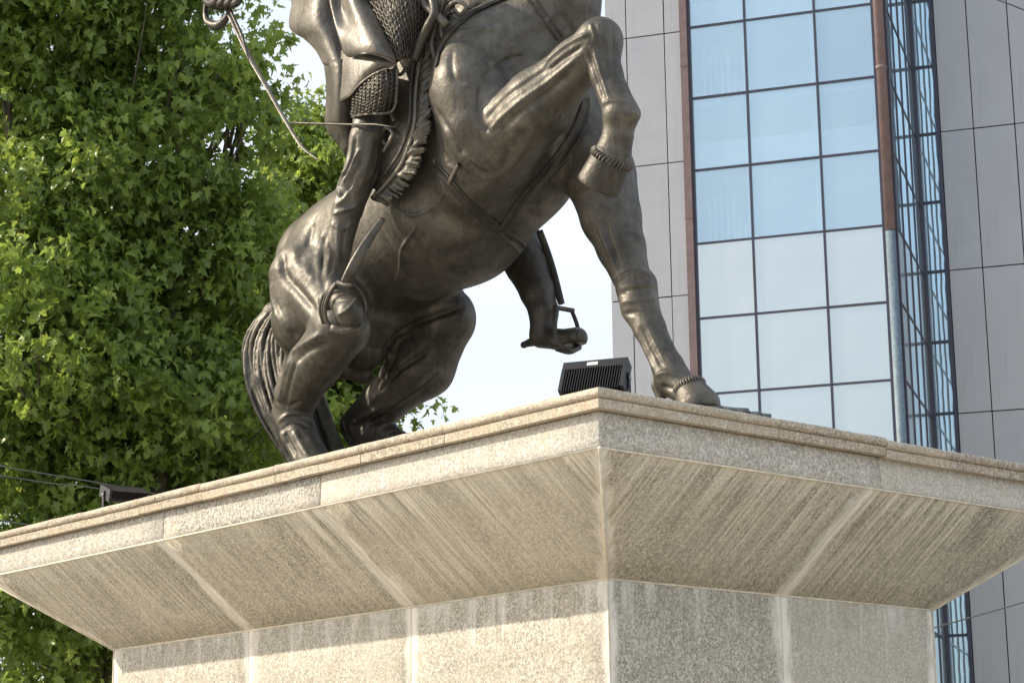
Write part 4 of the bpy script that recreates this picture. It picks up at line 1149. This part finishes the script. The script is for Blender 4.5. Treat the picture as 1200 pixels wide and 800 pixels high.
# bronze ground under the hooves
Bf = Field((-6.1, -1.15, -.02), (-.35, 1.15, .75), .03)
zt_ = float(J(815, 476, -.35)[2])
g_ = Bf.box(np.array((-6.1, -1.15, -.02)), np.array((-.35, 1.15, .75)))
x, y, z = g_[1]
hgt = .16 + .03 * np.sin(x * 5 + y * 3) * np.sin(y * 6 + 1) + (zt_ - .04 - .16) * np.exp(-(((x + 1.02) / .26) ** 2 + ((y - .33) / .28) ** 2) ** 2)
rim = np.maximum(np.abs(x + 3.05) - 2.38 - .06 * np.sin(y * 9), np.abs(y) - .82 - .05 * np.sin(x * 7))
Bf.a[g_[0]] = np.maximum(z - hgt, rim * .7).astype(np.float32)
V, F = Bf.mesh(1); emit('bronze_ground', V, F, BRONZE_D)
for (a, b, c, d) in [((842, 477), (858, 479), (866, 484), (848, 485)), ((856, 479), (877, 480), (880, 486), (862, 486)), ((876, 484), (890, 484), (896, 490), (880, 491)), ((886, 485), (904, 487), (902, 492), (888, 492)), ((826, 474), (846, 477), (850, 482), (830, 481))]:
    top_ = [J(*q, -.42) + np.array([0, 0, .012]) for q in (a, b)] + [J(*q, -.16) + np.array([0, 0, .012]) for q in (c, d)]
    V = [tuple(p) for p in top_] + [tuple(p - np.array([0, 0, .05])) for p in top_]
    emit('ground_plate', V, [(0, 1, 2, 3), (7, 6, 5, 4), (0, 4, 5, 1), (1, 5, 6, 2), (2, 6, 7, 3), (3, 7, 4, 0)], BRONZE_D, None, False)

# ------------------------------------------------------------------ floodlights
BLACK = flat_mat('black_cast_aluminium', (.011, .011, .013), .5, .2, var=.3, scale=20)
STEEL = flat_mat('zinc_bracket', (.35, .35, .35), .4, .9)
LBL = flat_mat('white_sticker', (.75, .72, .70), .6); LENS = flat_mat('lamp_glass', (.3, .32, .34), .08, .3)
def floodlight(loc, yaw, tilt, label, wd=.38, hg=.25, sticker=True):
    root = empty('floodlight', loc, yaw); tag(root, label, 'floodlight', 'floodlights on the pedestal top')
    M = Matrix.Translation((0, 0, .15)) @ Matrix.Rotation(tilt, 4, 'X')
    bm = bmesh.new()
    add_box(bm, (-wd / 2, 0, -hg / 2), (wd / 2, .025, hg / 2), M)
    bmesh.ops.bevel(bm, geom=bm.edges[:], offset=.004, segments=2, affect='EDGES')
    # frame lips
    add_box(bm, (-wd / 2 - .004, -.055, hg / 2 - .05), (wd / 2 + .004, .03, hg / 2 + .004), M)
    add_box(bm, (-wd / 2 - .004, -.06, -hg / 2 - .004), (-wd / 2 + .018, .03, hg / 2 - .051), M)
    add_box(bm, (wd / 2 - .018, -.06, -hg / 2 - .004), (wd / 2 + .004, .03, hg / 2 - .051), M)
    body = from_bm('housing', bm, BLACK, root)
    nf = 22
    for i in range(nf):
        x = -wd / 2 + .028 + (wd - .056) * i / (nf - 1)
        bm = bmesh.new(); add_box(bm, (x - .0022, -.058, -hg / 2 - .012), (x + .0022, -.001, hg / 2 - .052), M)
        from_bm('cooling_fin', bm, BLACK, root)
    bm = bmesh.new(); add_box(bm, (-wd / 2 + .02, .026, -hg / 2 + .02), (wd / 2 - .02, .03, hg / 2 - .02), M); from_bm('lens', bm, LENS, root)
    if sticker:
        bm = bmesh.new(); add_box(bm, (-.045, -.0575, hg / 2 - .035), (.018, -.0555, hg / 2 - .012), M); from_bm('sticker', bm, LBL, root)
    for s_ in (-1, 1):
        bm = bmesh.new(); add_box(bm, (s_ * (wd / 2 + .012) - .003, -.018, .012), (s_ * (wd / 2 + .012) + .003, .018, .18))
        from_bm('bracket_arm', bm, BLACK, root)
        V, Fq = sweep([(s_ * (wd / 2 + .005), 0, .15), (s_ * (wd / 2 + .022), 0, .15)], .011, 8); link('bolt', np_mesh('bolt', [tuple(v) for v in V], Fq), STEEL, root)
    box('bracket_base', (-wd / 2 - .015, -.02, 0), (wd / 2 + .015, .02, .012), BLACK, root)
    return root
def lamp_cord(root, pts):
    V, Fq = sweep(pts, .006, 6); link('power_cord', np_mesh('power_cord', [tuple(v) for v in V], Fq, True), BLACK, root)
def on_top(px, py, hgt):
    """point above the pedestal top on the sight line of a photo pixel"""
    d = fw * F_PX + rx * (px - 600) - ux * (py - 400); t = (Z_T + hgt - EYE) / d.z
    return d * t + Vector((0, 0, EYE))
p = on_top(698, 447, .15); fl1 = floodlight((p.x, p.y, Z_T + .006), R(-20), R(-30), 'black floodlight with cooling fins standing at the near corner of the pedestal', .37, .205)
lamp_cord(fl1, [(.05, -.03, .12), (.12, -.07, .04), (.22, -.02, .006), (.34, .10, .006), (.6, .22, .006)])
p = on_top(146, 579, .17); floodlight((p.x, p.y, Z_T + .006), R(30), R(-70), 'small black floodlight tilted over the left edge of the pedestal by the tree', .30, .22, False)

# ------------------------------------------------------------------ cables
CAB = flat_mat('grey_cable', (.09, .10, .10), .7)
def cable(pts, r_, label, m=CAB):
    P = [at(*q) for q in pts]; sp = smooth_poly([tuple(p) for p in P], 8)
    V, F = sweep([tuple(Vector(p) - P[0]) for p in sp], r_, 6)
    o = link('overhead_cable', np_mesh('overhead_cable', [tuple(v) for v in V], F, True), m); o.location = P[0]
    return tag(o, label, 'cable', 'overhead cables')
cable([(-1500, 420, 16.9), (-700, 450, 16.9), (-60, 536, 16.9), (0, 546, 16.9), (60, 556, 16.9), (130, 568, 16.9), (240, 590, 17), (330, 612, 17)], .0045, 'upper of the thin grey cables crossing the tree at the left edge')
cable([(-1500, 440, 16.95), (-700, 468, 16.95), (-60, 550, 16.95), (0, 557, 16.95), (60, 566, 16.95), (120, 573, 16.95), (230, 598, 17), (330, 622, 17)], .0045, 'second thin grey cable just under the upper one in front of the tree')
cable([(-1500, 500, 16.9), (-700, 530, 16.9), (-60, 602, 16.9), (0, 610, 16.9), (40, 616, 16.9), (140, 640, 17)], .0045, 'lowest thin cable close above the pedestal edge at far left')
cable([(300, -150, 32), (800, -85, 32), (1120, -14, 32), (1160, -3, 32), (1200, 12, 32), (1260, 36, 32), (1700, 210, 32), (2300, 500, 32)], .012, 'thin cable across the grey panels at the upper right corner')
cable([(200, 1010, 33), (700, 860, 33), (1060, 746, 33), (1095, 735, 33), (1200, 705, 33), (1290, 676, 33), (1700, 540, 33), (2300, 300, 33)], .012, 'thin cable across the building low at the right under the pedestal soffit')
